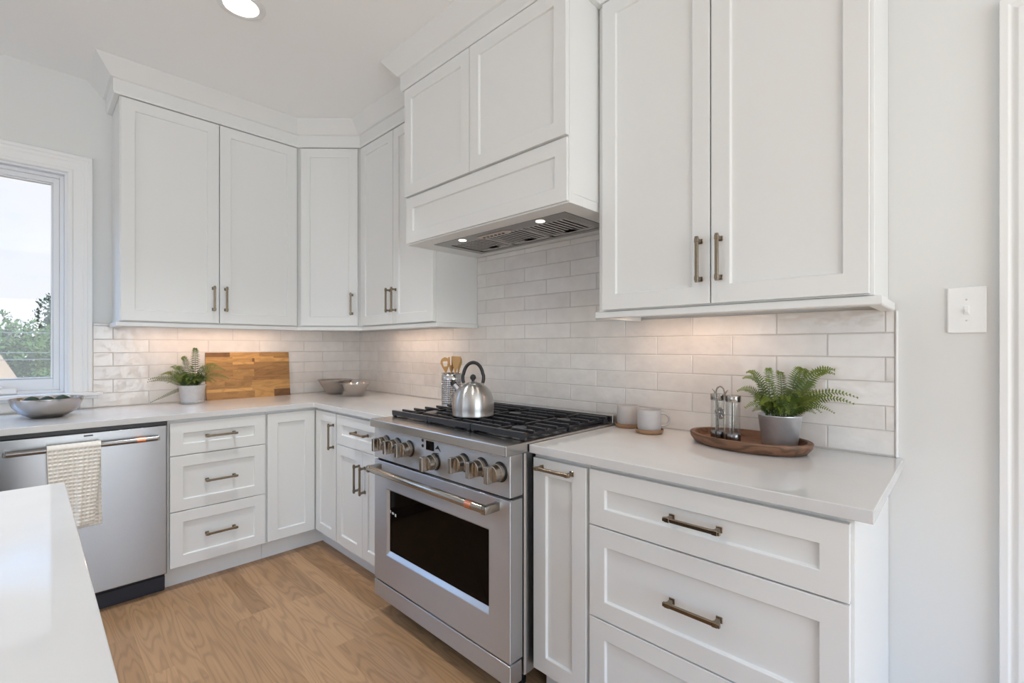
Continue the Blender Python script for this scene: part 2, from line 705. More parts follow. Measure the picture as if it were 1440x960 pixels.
RY0, RY1, RZ0, RZ1 = -4.3, -0.5, 0.45, 2.5
bm = BM()
box(bm, XR, XR + .15, YF - .15, RY0, -0.12, H)
box(bm, XR, XR + .15, RY1, 0, -0.12, H)
box(bm, XR, XR + .15, RY0, RY1, -0.12, RZ0)
box(bm, XR, XR + .15, RY0, RY1, RZ1, H)
tag(obj('wall_right', bm, 'paint_wall'), kind='structure')
FX0, FX1, FZ0, FZ1 = 1.0, 5.8, 0.45, 2.5
bm = BM()
box(bm, 0, FX0, YF - .15, YF, -0.12, H)
box(bm, FX1, XR, YF - .15, YF, -0.12, H)
box(bm, FX0, FX1, YF - .15, YF, -0.12, FZ0)
box(bm, FX0, FX1, YF - .15, YF, FZ1, H)
tag(obj('wall_front', bm, 'paint_wall'), kind='structure')


def plain_window(name, x0, x1, y0, y1, z0, z1, n):
    """simple frame with mullions for the openings behind the camera"""
    r = empty(name, ((x0 + x1) / 2, (y0 + y1) / 2, z0), kind='structure')
    bm = BM()
    along_x = (x1 - x0) > (y1 - y0)
    t = 0.06
    box(bm, x0, x1, y0, y1, z0, z0 + t)
    box(bm, x0, x1, y0, y1, z1 - t, z1)
    for i in range(n + 1):
        if along_x:
            c = x0 + t / 2 + (x1 - x0 - t) * i / n
            box(bm, c - t / 2, c + t / 2, y0, y1, z0 + t, z1 - t)
        else:
            c = y0 + t / 2 + (y1 - y0 - t) * i / n
            box(bm, x0, x1, c - t / 2, c + t / 2, z0 + t, z1 - t)
    obj('window_frame', bm, 'window_vinyl', r, world=True)
    for i in range(n):
        bm = BM()
        if along_x:
            a = x0 + t + (x1 - x0 - t) * i / n
            b = x0 + (x1 - x0 - t) * (i + 1) / n
            ym = (y0 + y1) / 2
            box(bm, a, b, ym - .003, ym + .003, z0 + t, z1 - t)
        else:
            a = y0 + t + (y1 - y0 - t) * i / n
            b = y0 + (y1 - y0 - t) * (i + 1) / n
            xm = (x0 + x1) / 2
            box(bm, xm - .003, xm + .003, a, b, z0 + t, z1 - t)
        obj('pane', bm, 'window_glass', r, world=True)


plain_window('window_2', XR + .05, XR + .11, RY0, RY1, RZ0, RZ1, 3)
plain_window('window_3', FX0, FX1, YF - .11, YF - .05, FZ0, FZ1, 4)

# ---- kitchen window (over the sink, left wall)
win = empty('window_1', (0, (WY0 + WY1) / 2, WZ0), kind='structure')
bm = BM()          # jamb liner
box(bm, -0.13, 0.0, WY1 - 0.012, WY1, WZ0, WZ1)
box(bm, -0.13, 0.0, WY0, WY0 + 0.012, WZ0, WZ1)
box(bm, -0.13, 0.0, WY0 + 0.012, WY1 - 0.012, WZ1 - 0.012, WZ1)
box(bm, -0.13, 0.0, WY0 + 0.012, WY1 - 0.012, WZ0, WZ0 + 0.012)
obj('window_jamb', bm, 'window_vinyl', win, world=True)
bm = BM()          # sash, stepped
iy0, iy1, iz0, iz1 = WY0 + 0.012, WY1 - 0.012, WZ0 + 0.012, WZ1 - 0.012


def ring_frame(bm, y0, y1, z0, z1, w, xa, xb, wb=None):
    wb = wb or w
    box(bm, xa, xb, y0, y0 + w, z0, z1)
    box(bm, xa, xb, y1 - w, y1, z0, z1)
    box(bm, xa, xb, y0 + w, y1 - w, z1 - w, z1)
    box(bm, xa, xb, y0 + w, y1 - w, z0, z0 + wb)


ring_frame(bm, iy0, iy1, iz0, iz1, 0.018, -0.115, -0.04)
ring_frame(bm, iy0 + .018, iy1 - .018, iz0 + .018, iz1 - .018, 0.026, -0.11, -0.055, 0.062)
ring_frame(bm, iy0 + .044, iy1 - .044, iz0 + .080, iz1 - .044, 0.008, -0.095, -0.066)
obj('window_sash', bm, 'window_vinyl', win, world=True, bevel=0.002)
bm = BM()
box(bm, -0.084, -0.078, iy0 + .045, iy1 - .045, iz0 + .081, iz1 - .045)
obj('pane', bm, 'window_glass', win, world=True)
bm = BM()          # casing
prof = [(0.0, 0.0), (0.0, 0.012), (0.006, 0.017), (0.018, 0.017), (0.022, 0.013), (0.058, 0.015), (0.064, 0.019),
        (0.078, 0.019), (0.084, 0.025), (0.100, 0.025), (0.103, 0.020), (0.103, 0.0)]
# path in (Y,Z): up the right side, along the head, down the left side; offset to the outside
path = [(WY0 - .0, 1.008), (WY0 - .0, WZ1), (WY1 + .0, WZ1), (WY1 + .0, 1.008)]
sweep(bm, path, [(-o, h) for o, h in prof], lambda y, z, h: (h, y, z))
obj('window_casing', bm, 'paint_trim', win, world=True, bevel=0.0012)
bm = BM()          # stool + apron strip
box(bm, -0.035, 0.062, WY0 - 0.14, WY1 + 0.145, 0.988, 1.008)
obj('window_stool', bm, 'paint_trim', win, world=True, bevel=0.006, seg=3)
bm = BM()
box(bm, 0.0, 0.035, WY0 - 0.12, WY1 + 0.125, 0.972, 0.988)
obj('window_apron', bm, 'paint_trim', win, world=True, bevel=0.003)
bm = BM()          # crank cover on the sash sill
box(bm, -0.060, -0.026, -2.16, -1.938, 1.012, 1.042)
box(bm, -0.05, -0.018, -2.10, -1.99, 1.042, 1.056)
obj('window_crank', bm, 'switch_plastic', win, world=True, bevel=0.006, seg=2)


# ---- door opening at the right edge
dr = empty('door_1', ((DX0 + DX1) / 2, 0, 0), kind='structure')
bm = BM()
prof = [(0.0, 0.0), (0.0, 0.010), (0.010, 0.014), (0.022, 0.014), (0.030, 0.020), (0.055, 0.022), (0.063, 0.016),
        (0.068, 0.016), (0.074, 0.021), (0.091, 0.021), (0.091, 0.0)]
path = [(DX0, 0.0), (DX0, DZ), (DX1, DZ), (DX1, 0.0)]
sweep(bm, path, [(-o, h) for o, h in prof], lambda x, z, h: (x, -h, z))
obj('door_casing', bm, 'paint_trim', dr, world=True, bevel=0.001)
bm = BM()
box(bm, DX0, DX0 + .02, 0, .15, 0, DZ)
box(bm, DX1 - .02, DX1, 0, .15, 0, DZ)
box(bm, DX0 + .02, DX1 - .02, 0, .15, DZ - .02, DZ)
obj('door_jamb', bm, 'paint_trim', dr, world=True)
bm = BM()
box(bm, DX0 + .022, DX1 - .022, .06, .10, 0.008, DZ - .022)
for a, b in ((0.2, 0.95), (1.1, 1.95)):
    box(bm, DX0 + .14, DX1 - .14, .052, .06, a, b)
obj('door_leaf', bm, 'paint_trim', dr, world=True, bevel=0.004)
bm = BM()
box(bm, 3.44, DX0 - .092, -0.014, 0.0, 0.0, 0.13)
tag(obj('baseboard_back', bm, 'paint_trim', bevel=0.003), kind='structure')


# ---- tile backsplash (real tiles, hand-made look)
def tiles(name, parent, regions, axis, even, odd, L=0.3098, z0=0.918, rh=0.0775):
    """axis 'x': tiles on the back wall (surface at y=-0.010); axis 'y': on the left wall (surface at x=+0.010)"""
    bm = BM()
    tones = []
    g = 0.0013

    def put(s, d, z):
        return (s, -d, z) if axis == 'x' else (d, s, z)

    rg = random.Random(11 if axis == 'x' else 23)
    for (a0, a1, zb, zt) in regions:
        vs = [bm.verts.new(put(*p)) for p in ((a0, 0.0078, zb), (a1, 0.0078, zb), (a1, 0.0078, zt), (a0, 0.0078, zt))]
        f = bm.faces.new(vs)
        f.material_index = 1
        tones.append(0.5)
    for r in range(-1, 14):
        za, zc = z0 + r * rh, z0 + (r + 1) * rh
        off = even if r % 2 == 0 else odd
        k = -14
        while k < 14:
            s0 = off + k * L
            k += 1
            tone = rg.random()
            dd = [0.0092 + rg.uniform(-.0007, .0007) for _ in range(4)]
            for (a0, a1, zb, zt) in regions:
                p0, p1 = max(s0, a0), min(s0 + L, a1)
                q0, q1 = max(za, zb), min(zc, zt)
                if p1 - p0 < 0.012 or q1 - q0 < 0.010:
                    continue
                x0, x1, y0, y1 = p0 + g, p1 - g, q0 + g, q1 - g
                e = 0.0018
                bk = [bm.verts.new(put(*p)) for p in ((x0, 0.003, y0), (x1, 0.003, y0), (x1, 0.003, y1), (x0, 0.003, y1))]
                md = [bm.verts.new(put(px, d - .0018, pz)) for (px, pz), d in zip(((x0, y0), (x1, y0), (x1, y1), (x0, y1)), dd)]
                fr = [bm.verts.new(put(px, d, pz)) for (px, pz), d in zip(((x0 + e, y0 + e), (x1 - e, y0 + e), (x1 - e, y1 - e), (x0 + e, y1 - e)), dd)]
                bm.faces.new(fr)
                tones.append(tone)
                for A, B in ((bk, md), (md, fr)):
                    for i in range(4):
                        bm.faces.new((A[i], A[(i + 1) % 4], B[(i + 1) % 4], B[i]))
                        tones.append(tone)
    bmesh.ops.recalc_face_normals(bm, faces=bm.faces)
    # single grout sheets: orient to the room
    for f in bm.faces:
        if f.material_index == 1:
            n = f.normal
            if (axis == 'x' and n.y > 0) or (axis == 'y' and n.x < 0):
                f.normal_flip()
    me = bpy.data.meshes.new(name)
    bm.to_mesh(me)
    bm.free()
    o = bpy.data.objects.new(name, me)
    me.materials.append(MATS['glazed_tile'])
    me.materials.append(MATS['grout'])
    COL.objects.link(o)
    o.parent = parent
    set_tone(o, tones)
    return o


tiles('tile_backsplash', wall_back, [(0.0105, 3.418, 0.9145, 1.383), (1.4545, 2.523, 1.383, 1.80)], 'x', 3.2385, 3.3935)
tiles('tile_backsplash', wall_left, [(WY1 + .104, -0.0005, 0.9145, 1.399), (-2.65, WY1 + .104, 0.9145, 0.972)], 'y', -1.386 + 0, -1.243)
bm = BM()
box(bm, 3.4185, 3.4255, -0.0125, 0.0, 0.9145, 1.374)
tag(obj('trim_6', bm, 'paint_trim', bevel=0.002), kind='structure')


# ------------------------------------------------------------------ cabinet parts
def shaker_bm(w, h, t=0.019, s=0.057, rec=0.0095):
    bm = BM()

    def rect(x0, x1, z0, z1, y):
        return [bm.verts.new(p) for p in ((x0, y, z0), (x1, y, z0), (x1, y, z1), (x0, y, z1))]
    o = rect(0, w, 0, h, 0)
    i = rect(s, w - s, s, h - s, 0)
    p = rect(s + .0025, w - s - .0025, s + .0025, h - s - .0025, rec)
    b = rect(0, w, 0, h, t)
    for k in range(4):
        j = (k + 1) % 4
        bm.faces.new((o[k], o[j], i[j], i[k]))
        bm.faces.new((i[k], i[j], p[j], p[k]))
        bm.faces.new((o[j], o[k], b[k], b[j]))
    bm.faces.new(p)
    bm.faces.new(b[::-1])
    return bm


def pull_bm(L=0.155, vertical=False):
    """bar pull standing off the face (front = -y), centred on the origin"""
    bm = BM()
    h = L / 2

    def bx(a0, a1, b0, b1, y0, y1):
        if vertical:
            box(bm, b0, b1, y0, y1, a0, a1)
        else:
            box(bm, a0, a1, y0, y1, b0, b1)
    for s in (-1, 1):
        c = s * (h - 0.013)
        bx(c - .0085, c + .0085, -.0085, .0085, -.0035, 0)
        bx(c - .0055, c + .0055, -.0055, .0055, -.026, -.003)
        bx(c - .0075, c + .0075, -.0065, .0065, -.037, -.0255)
    bx(-h, h, -.0055, .0055, -.036, -.027)
    return bm


def add_pull(front, cx, cz, vertical=False, L=0.155, mat='bronze'):
    return obj('handle', pull_bm(L, vertical), mat, front, (cx, 0, cz), bevel=0.0012)


BASE_Y = 0.643
UP_Y = 0.330


def base_unit(name, loc, rotz, w, label, fronts, depth=0.64, group=None, cat='cabinet', toe=True, end_right=False):
    """fronts: list of (part name, x0, x1, z0, z1, handle) ; handle: None or (x, z, vertical)"""
    r = empty(name, loc, rotz, label, cat, group)
    bm = BM()
    box(bm, 0.0005, w - 0.0005, 0.020, depth, 0.110, 0.8835)
    obj('body', bm, 'cabinet_paint', r, bevel=0.001)
    if toe:
        bm = BM()
        box(bm, 0.0005, w - 0.0005, 0.083, 0.098, 0.0, 0.110)
        obj('toe_kick', bm, 'cabinet_paint', r)
    for (nm, x0, x1, z0, z1, hd) in fronts:
        d = obj(nm, shaker_bm(x1 - x0, z1 - z0), 'cabinet_paint', r, (x0, 0, z0), bevel=0.0011)
        if hd:
            add_pull(d, hd[0] - x0, hd[1] - z0, hd[2])
    return r


# ---- base cabinets, left run (faces +X): local x runs along +Y
y0 = -1.400
base_unit('drawer_cabinet', (BASE_Y, y0, 0), pi / 2, 0.471, 'white three-drawer base cabinet beside the steel dishwasher',
          [('drawer', .009, .465, .698, .868, (.237, .786, False)),
           ('drawer', .009, .465, .4085, .6935, (.237, .549, False)),
           ('drawer', .009, .465, .119, .4045, (.237, .263, False))])
base_unit('sink_cabinet', (BASE_Y, -2.65, 0), pi / 2, 0.645, 'white two-door base cabinet under the window, left of the dishwasher',
          [('door', .004, .320, .119, .868, (.29, .75, True)), ('door', .324, .641, .119, .868, (.354, .75, True))])

# ---- corner base cabinet (L-shaped, two doors)
r = empty('corner_cabinet', (0, 0, 0), 0, 'white corner base cabinet with two hinged doors meeting in the corner', 'cabinet')
bm = BM()
prism(bm, [(0.003, -0.003), (0.003, -0.928), (.623, -0.928), (.623, -.623), (.9285, -.623), (.9285, -0.003)], 0.110, 0.8835)
obj('body', bm, 'cabinet_paint', r, world=True, bevel=0.001)
bm = BM()
prism(bm, [(.545, -.928), (.56, -.928), (.56, -.56), (.9285, -.56), (.9285, -.545), (.545, -.545)], 0, 0.110)
obj('toe_kick', bm, 'cabinet_paint', r, world=True)
obj('door', shaker_bm(0.276, 0.749), 'cabinet_paint', r, (BASE_Y, -.923, .119), rotz=pi / 2, bevel=0.0011)
d = obj('door', shaker_bm(0.270, 0.749), 'cabinet_paint', r, (.652, -BASE_Y, .119), bevel=0.0011)
add_pull(d, .243, .735 - .119, True)

# ---- base cabinets, back run
base_unit('base_cabinet', (.930, -BASE_Y, 0), 0, 0.611, 'white base cabinet with one drawer over two doors, left of the range',
          [('drawer', .006, .605, .697, .868, (.305, .790, False)),
           ('door', .006, .304, .119, .694, (.274, .548, True)),
           ('door', .307, .605, .119, .694, (.337, .548, True))])
base_unit('pullout_cabinet', (2.4595, -BASE_Y, 0), 0, 0.242, 'narrow white pull-out base cabinet right of the range',
          [('door', .0085, .2355, .119, .868, (.115, .840, False))])
base_unit('drawer_cabinet', (2.702, -BASE_Y, 0), 0, 0.700, 'wide white drawer base cabinet at the right end of the counter',
          [('drawer', .006, .692, .695, .870, (.349, .785, False)),
           ('drawer', .006, .692, .4045, .6905, (.349, .550, False)),
           ('drawer', .006, .692, .119, .3995, (.349, .262, False))])

# ---- worktops
bm = BM()
cr = 0.655
poly = [(0.0, 0.0), (0.0, -2.65), (cr, -2.65), (cr, -cr - .012)]
for k in range(1, 6):
    a = pi - k * (pi / 2) / 6
    poly.append((cr + .012 + .012 * cos(a), -cr - .012 + .012 * sin(a)))
poly += [(cr + .012, -cr), (1.5415, -cr), (1.5415, 0.0)]
prism(bm, poly, 0.8842, 0.914)
tag(obj('worktop', bm, 'quartz', bevel=0.002, seg=2), 'white quartz corner worktop running from under the window to the range', 'countertop')
bm = BM()
box(bm, 2.4588, 3.438, -cr, 0.0, 0.8842, 0.914)
tag(obj('worktop', bm, 'quartz', bevel=0.002, seg=2), 'white quartz worktop right of the range, holding the oval tray', 'countertop')

# ---- island
isl = empty('kitchen_island', (2.6, -2.5, 0), 0, 'white kitchen island with quartz top, bottom left corner of the photo', 'kitchen island')
bm = BM()
box(bm, 1.914, 3.10, -3.05, -1.832, 0.8842, 0.914)
obj('island_top', bm, 'quartz', isl, world=True, bevel=0.002, seg=2)
bm = BM()
box(bm, 1.95, 3.06, -3.01, -1.92, 0.11, 0.884)
box(bm, 2.0, 3.01, -2.96, -1.99, 0.0, 0.11)
obj('island_base', bm, 'island_paint', isl, world=True, bevel=0.002)

# ---- wall cabinets
UZ0, UZ1, UTOP = 1.4005, 2.6035, 2.771


def upper_unit(name, loc, rotz, w, label, doors):
    r = empty(name, loc, rotz, label, 'cabinet')
    bm = BM()
    box(bm, 0.0005, w - 0.0005, 0.020, UP_Y - .002, 0.0, UTOP - UZ0)
    obj('body', bm, 'cabinet_paint', r, bevel=0.001)
    for (x0, x1, hx) in doors:
        d = obj('door', shaker_bm(x1 - x0, UZ1 - 1.405, s=0.059), 'cabinet_paint', r, (x0, 0, 1.405 - UZ0), bevel=0.0011)
        add_pull(d, hx - x0, 1.550 - 1.405, True, 0.152)
    return r


upper_unit('wall_cabinet', (UP_Y, -1.557, UZ0), pi / 2, 0.935, 'white two-door wall cabinet beside the window',
           [(.005, .4635, .434), (.4685, .922, .499)])
upper_unit('wall_cabinet', (.622, -UP_Y, UZ0), 0, 0.832, 'white two-door wall cabinet between the diagonal corner cabinet and the hood',
           [(.008, .411, .381), (.415, .826, .446)])
upper_unit('wall_cabinet', (2.525, -UP_Y, UZ0), 0, 0.876, 'large white two-door wall cabinet right of the range hood',
           [(.026, .4435, .413), (.4485, .866, .478)])
r = empty('corner_wall_cabinet', (0, 0, UZ0), 0, 'white diagonal single-door wall cabinet in the corner', 'cabinet')
bm = BM()
prism(bm, [(.003, -.003), (.003, -.6215), (.31, -.6215), (.6215, -.31), (.6215, -.003)], UZ0, UTOP)
obj('body', bm, 'cabinet_paint', r, world=True, bevel=0.001)
d = obj('door', shaker_bm(0.382, UZ1 - 1.405, s=0.059), 'cabinet_paint', r, (.3455, -.6145, 1.405 - UZ0), rotz=pi / 4, bevel=0.0011)
add_pull(d, .345, .145, True, 0.152)

# ---- crown mouldings and light rails
CROWN = [(0.0, 2.609), (0.0215, 2.610), (0.0275, 2.620), (0.0275, 2.686), (0.040, 2.690), (0.045, 2.698), (0.1025, 2.768), (0.103, 2.7715), (0.0, 2.7715)]
bm = BM()
sweep(bm, [(0.001, -1.557), (.31, -1.557), (.31, -.622), (.622, -.31), (1.452, -.31)], CROWN, HOR)
tag(obj('trim_1', bm, 'cabinet_paint', bevel=0.001), kind='structure')
bm = BM()
sweep(bm, [(1.454, -0.001), (1.454, -.500), (2.5225, -.500), (2.5225, -0.001)], CROWN, HOR)
tag(obj('trim_2', bm, 'cabinet_paint', bevel=0.001), kind='structure')
bm = BM()
sweep(bm, [(2.524, -.31), (3.401, -.31), (3.401, -0.001)], CROWN, HOR)
tag(obj('trim_3', bm, 'cabinet_paint', bevel=0.001), kind='structure')
RAIL = [(-0.02, 1.373), (0.010, 1.373), (0.014, 1.376), (0.014, 1.397), (0.011, 1.399), (-0.02, 1.399)]
bm = BM()
sweep(bm, [(0.013, -1.557), (.306, -1.557), (.306, -.622), (.622, -.306), (1.452, -.306), (1.452, -0.013)], RAIL, HOR)
tag(obj('trim_4', bm, 'cabinet_paint', bevel=0.001), kind='structure')
bm = BM()
sweep(bm, [(2.527, -.013), (2.527, -.306), (3.404, -.306), (3.404, -0.013)], RAIL, HOR)
tag(obj('trim_5', bm, 'cabinet_paint', bevel=0.001), kind='structure')

# ------------------------------------------------------------------ range hood
hood = empty('range_hood', (1.987, 0, 1.797), 0, 'white panelled range hood with steel insert above the cooktop', 'range hood')
HX0, HX1, HZ0 = 1.4545, 2.522, 1.797
bm = BM()
# carcass as a shell with an open underside for the insert
box(bm, HX0, HX1, -.500, -.003, 1.835, 2.771)
box(bm, HX0, HX1, -.500, -.418, HZ0, 1.835)
box(bm, HX0, HX1, -.078, -.014, HZ0, 1.835)
box(bm, HX0, 1.572, -.418, -.078, HZ0, 1.835)
box(bm, 2.435, HX1, -.418, -.078, HZ0, 1.835)
obj('body', bm, 'cabinet_paint', hood, world=True, bevel=0.001)
bm = shaker_bm(1.058, 0.236, t=0.012, s=0.058)
obj('front_panel', bm, 'cabinet_paint', hood, (1.459 - 1.987, -.512, 1.803 - 1.797), bevel=0.0011)
for x0, x1 in ((1.456, 1.9745), (1.9785, 2.5195)):
    obj('door', shaker_bm(x1 - x0, 2.606 - 2.046, s=0.059, t=0.021), 'cabinet_paint', hood, (x0 - 1.987, -.521, 2.046 - 1.797), bevel=0.0011)
ins_bm = BM()
# steel insert: flange, sunken pan coloured dark as the shade behind the slats
ix0, ix1, iy0, iy1 = 1.5735, 2.4335, -.4165, -.0795
fl = 0.028
box(ins_bm, ix0, ix1, iy0, iy0 + .075, HZ0 - .0015, HZ0 + .002)
box(ins_bm, ix0, ix1, iy1 - fl, iy1, HZ0 - .0015, HZ0 + .002)
box(ins_bm, ix0, ix0 + .045, iy0 + .075, iy1 - fl, HZ0 - .0015, HZ0 + .002)
box(ins_bm, ix1 - .045, ix1, iy0 + .075, iy1 - fl, HZ0 - .0015, HZ0 + .002)
box(ins_bm, ix0 + .004, ix1 - .004, iy0 + .004, iy1 - .004, HZ0 + .032, HZ0 + .036)
for f in ins_bm.faces:
    if f.calc_center_median().z > HZ0 + .025:
        f.material_index = 1
ins = obj('hood_insert', ins_bm, 'steel_hood', hood, world=True, mats=['steel_hood', 'dark_gap'])
fx0, fx1 = ix0 + .047, ix1 - .047
fw = (fx1 - fx0) / 3
for k in range(3):
    a, b = fx0 + k * fw + .003, fx0 + (k + 1) * fw - .003
    bm = BM()
    ya, yb = iy0 + .078, iy1 - fl - .003
    box(bm, a, a + .008, ya, yb, HZ0 + .002, HZ0 + .012)
    box(bm, b - .008, b, ya, yb, HZ0 + .002, HZ0 + .012)
    box(bm, a, b, ya, ya + .012, HZ0 + .002, HZ0 + .012)
    box(bm, a, b, yb - .022, yb, HZ0 + .002, HZ0 + .012)
    n = 9
    for i in range(n):
        c = a + .02 + (b - a - .04) * i / (n - 1)
        box(bm, c - .0065, c + .0065, ya + .01, yb - .02, HZ0 + .003, HZ0 + .008)
        box(bm, (a + b) / 2 - .025, (a + b) / 2 + .025, yb - .05, yb - .022, HZ0 + .001, HZ0 + .004)
    obj('baffle_filter', bm, 'steel_baffle', ins, world=True)
bm = BM()
lc = (1.968, -.357)
pts = [(lc[0] - .10, lc[1] - .024), (lc[0] + .085, lc[1] - .024), (lc[0] + .115, lc[1]), (lc[0] + .085, lc[1] + .024), (lc[0] - .10, lc[1] + .024)]
prism(bm, pts, HZ0 - .006, HZ0 - .0016)
cp = obj('control_strip', bm, 'control_metal', ins, world=True, bevel=0.0015)
for k in range(6):
    bm = BM()
    lathe(bm, [(0, -.0085), (.0065, -.0085), (.007, -.006), (.007, -.005), (0, -.005)], 12, (lc[0] - .07 + k * .026, lc[1], HZ0))
    cp2 = obj('button', bm, 'black_plastic', ins, world=True)
for lx in (1.762, 2.275):
    bm = BM()
    lathe(bm, [(0, -.003), (.019, -.003), (.020, -.0016), (0, -.0016)], 28, (lx, -.380, HZ0))
    lm = obj('hood_light', bm, 'hood_lens', ins, world=True, smooth=True)
    l = bpy.data.lights.new('hood_lamp', 'SPOT')
    l.energy = P_HOOD * 4
    l.spot_size = radians(110)
    l.spot_blend = 0.6
    l.color = (1, .86, .68)
    l.shadow_soft_size = 0.025
    o = bpy.data.objects.new('hood_lamp', l)
    o.location = (lx, -.380, HZ0 - .012)
    COL.objects.link(o)

# ------------------------------------------------------------------ ceiling lights
def ceiling_light(x, y, label, k=1.0):
    r = empty('recessed_light', (x, y, H), 0, label, 'ceiling light', 'recessed ceiling lights')
    bm = BM()
    lathe(bm, [(.070, -.0005), (.094, -.0005), (.096, -.003), (.092, -.006), (.076, -.008), (.070, -.006)], 40)
    obj('trim_ring', bm, 'paint_trim', r, smooth=True)
    bm = BM()
    lathe(bm, [(0, -.0035), (.072, -.0035), (.072, -.0005), (0, -.0005)], 40)
    obj('lens', bm, 'lamp_lens', r)
    l = bpy.data.lights.new('can_lamp', 'SPOT')
    l.energy = P_CAN * 4 * k
    l.spot_size = radians(92)
    l.spot_blend = 0.9
    l.color = (.96, .99, 1)
    l.shadow_soft_size = 0.07
    o = bpy.data.objects.new('can_lamp', l)
    o.location = (x, y, H - .02)
    COL.objects.link(o)


ceiling_light(1.275, -1.242, 'round recessed ceiling light at the top edge of the photo', 1.6)
for x, y, k in ((2.75, -1.242, .45), (4.6, -1.6, .5), (1.275, -2.9, 1.6), (2.75, -2.9, 1.2), (4.6, -3.4, 1.0)):  # unseen copies of the fixture, added to brighten the room
    ceiling_light(x, y, 'added round recessed ceiling light, unseen, brightening the room', k)


# ------------------------------------------------------------------ under-cabinet light bars
def light_bar(x, y, rotz, L, label, k=1.0):
    r = empty('light_bar', (x, y, 1.4000), rotz, label, 'cabinet light', 'under-cabinet lights')
    bm = BM()
    box(bm, -L / 2, L / 2, -.014, .014, -.010, 0)
    obj('housing', bm, 'paint_trim', r, bevel=0.002)
    bm = BM()
    box(bm, -L / 2 + .008, L / 2 - .008, -.009, .009, -.0125, -.0101)
    obj('lens', bm, 'puck_lens', r)
    l = bpy.data.lights.new('bar_lamp', 'AREA')
    l.shape = 'RECTANGLE'
    l.size = L - .02
    l.size_y = .018
    l.energy = P_PUCK * k * L * 2.2
    l.color = (1, .68, .48)
    o = bpy.data.objects.new('bar_lamp', l)
    o.location = (x, y, 1.3865)
    o.rotation_euler = (0, 0, rotz)
    COL.objects.link(o)


light_bar(.15, -1.06, pi / 2, .80, 'slim light bar under the wall cabinets above the cutting board')
light_bar(.92, -.15, 0, .74, 'slim light bar under the wall cabinet left of the hood', .65)
light_bar(2.80, -.15, 0, .46, 'slim light bar under the right wall cabinet', .8)

# ------------------------------------------------------------------ light switch
r = empty('light_switch', (3.5785, 0, 1.3675), 0, 'white toggle light switch on the wall beside the door casing', 'light switch')
bm = BM()
box(bm, -.0415, .0415, -.006, 0, -.0665, .0665)
obj('plate', bm, 'switch_plastic', r, bevel=0.004, seg=2)
bm = BM()
box(bm, -.006, .006, -.0075, -.005, -.013, .013)
box(bm, -.0042, .0042, -.016, -.006, -.009, .001)
obj('toggle', bm, 'switch_plastic', r, bevel=0.001)
for z in (-.030, .030):
    bm = BM()
    lathe(bm, [(0, .0065), (.0022, .0065), (.0026, .0058), (0, .0055)], 12, M=Matrix.Translation((0, 0, z)) @ Matrix.Rotation(pi / 2, 4, 'X'))
    obj('screw', bm, 'nickel', r)

# ------------------------------------------------------------------ dishwasher
dw = empty('dishwasher', (BASE_Y, -1.7025, 0), pi / 2, 'stainless steel dishwasher with a bar handle left of the drawer cabinet', 'dishwasher')
# local: x along +Y (-.30..+.30), y into the cabinet
bm = BM()
box(bm, -.2985, .2985, .03, .60, .095, .870)
obj('tub', bm, 'black_plastic', dw)
bm = BM()
box(bm, -.2985, .2985, -.004, .026, .105, .862)
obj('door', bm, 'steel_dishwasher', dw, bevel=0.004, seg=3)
bm = BM()
box(bm, -.2985, .2985, .001, .03, .8635, .8825)
obj('control_strip', bm, 'black_plastic', dw, bevel=0.001)
bm = BM()
box(bm, -.2985, .2985, .055, .075, .0, .100)
box(bm, -.2985, .2985, .050, .056, .008, .076)
obj('toe_panel', bm, 'toe_black', dw, bevel=0.002)
HZ, HY = .808, -.047
bm = BM()
tube(bm, [(-.262, HY, HZ), (.254, HY, HZ)], .0125, 20)
for s in (-1, 1):
    c = -.258 if s < 0 else .250
    box(bm, c - .012, c + .012, HY - .004, -.0035, HZ - .011, HZ + .011)
hd = obj('handle', bm, 'dark_steel', dw, bevel=0.002, smooth=True)
bm = BM()
tube(bm, [(.172, HY, HZ), (.205, HY, HZ)], .0136, 20)
obj('ring', bm, 'copper', hd, smooth=True)
bm = BM()
box(bm, -.016, .016, -.0052, -.0035, .846, .852)
obj('badge', bm, 'black_plastic', dw)

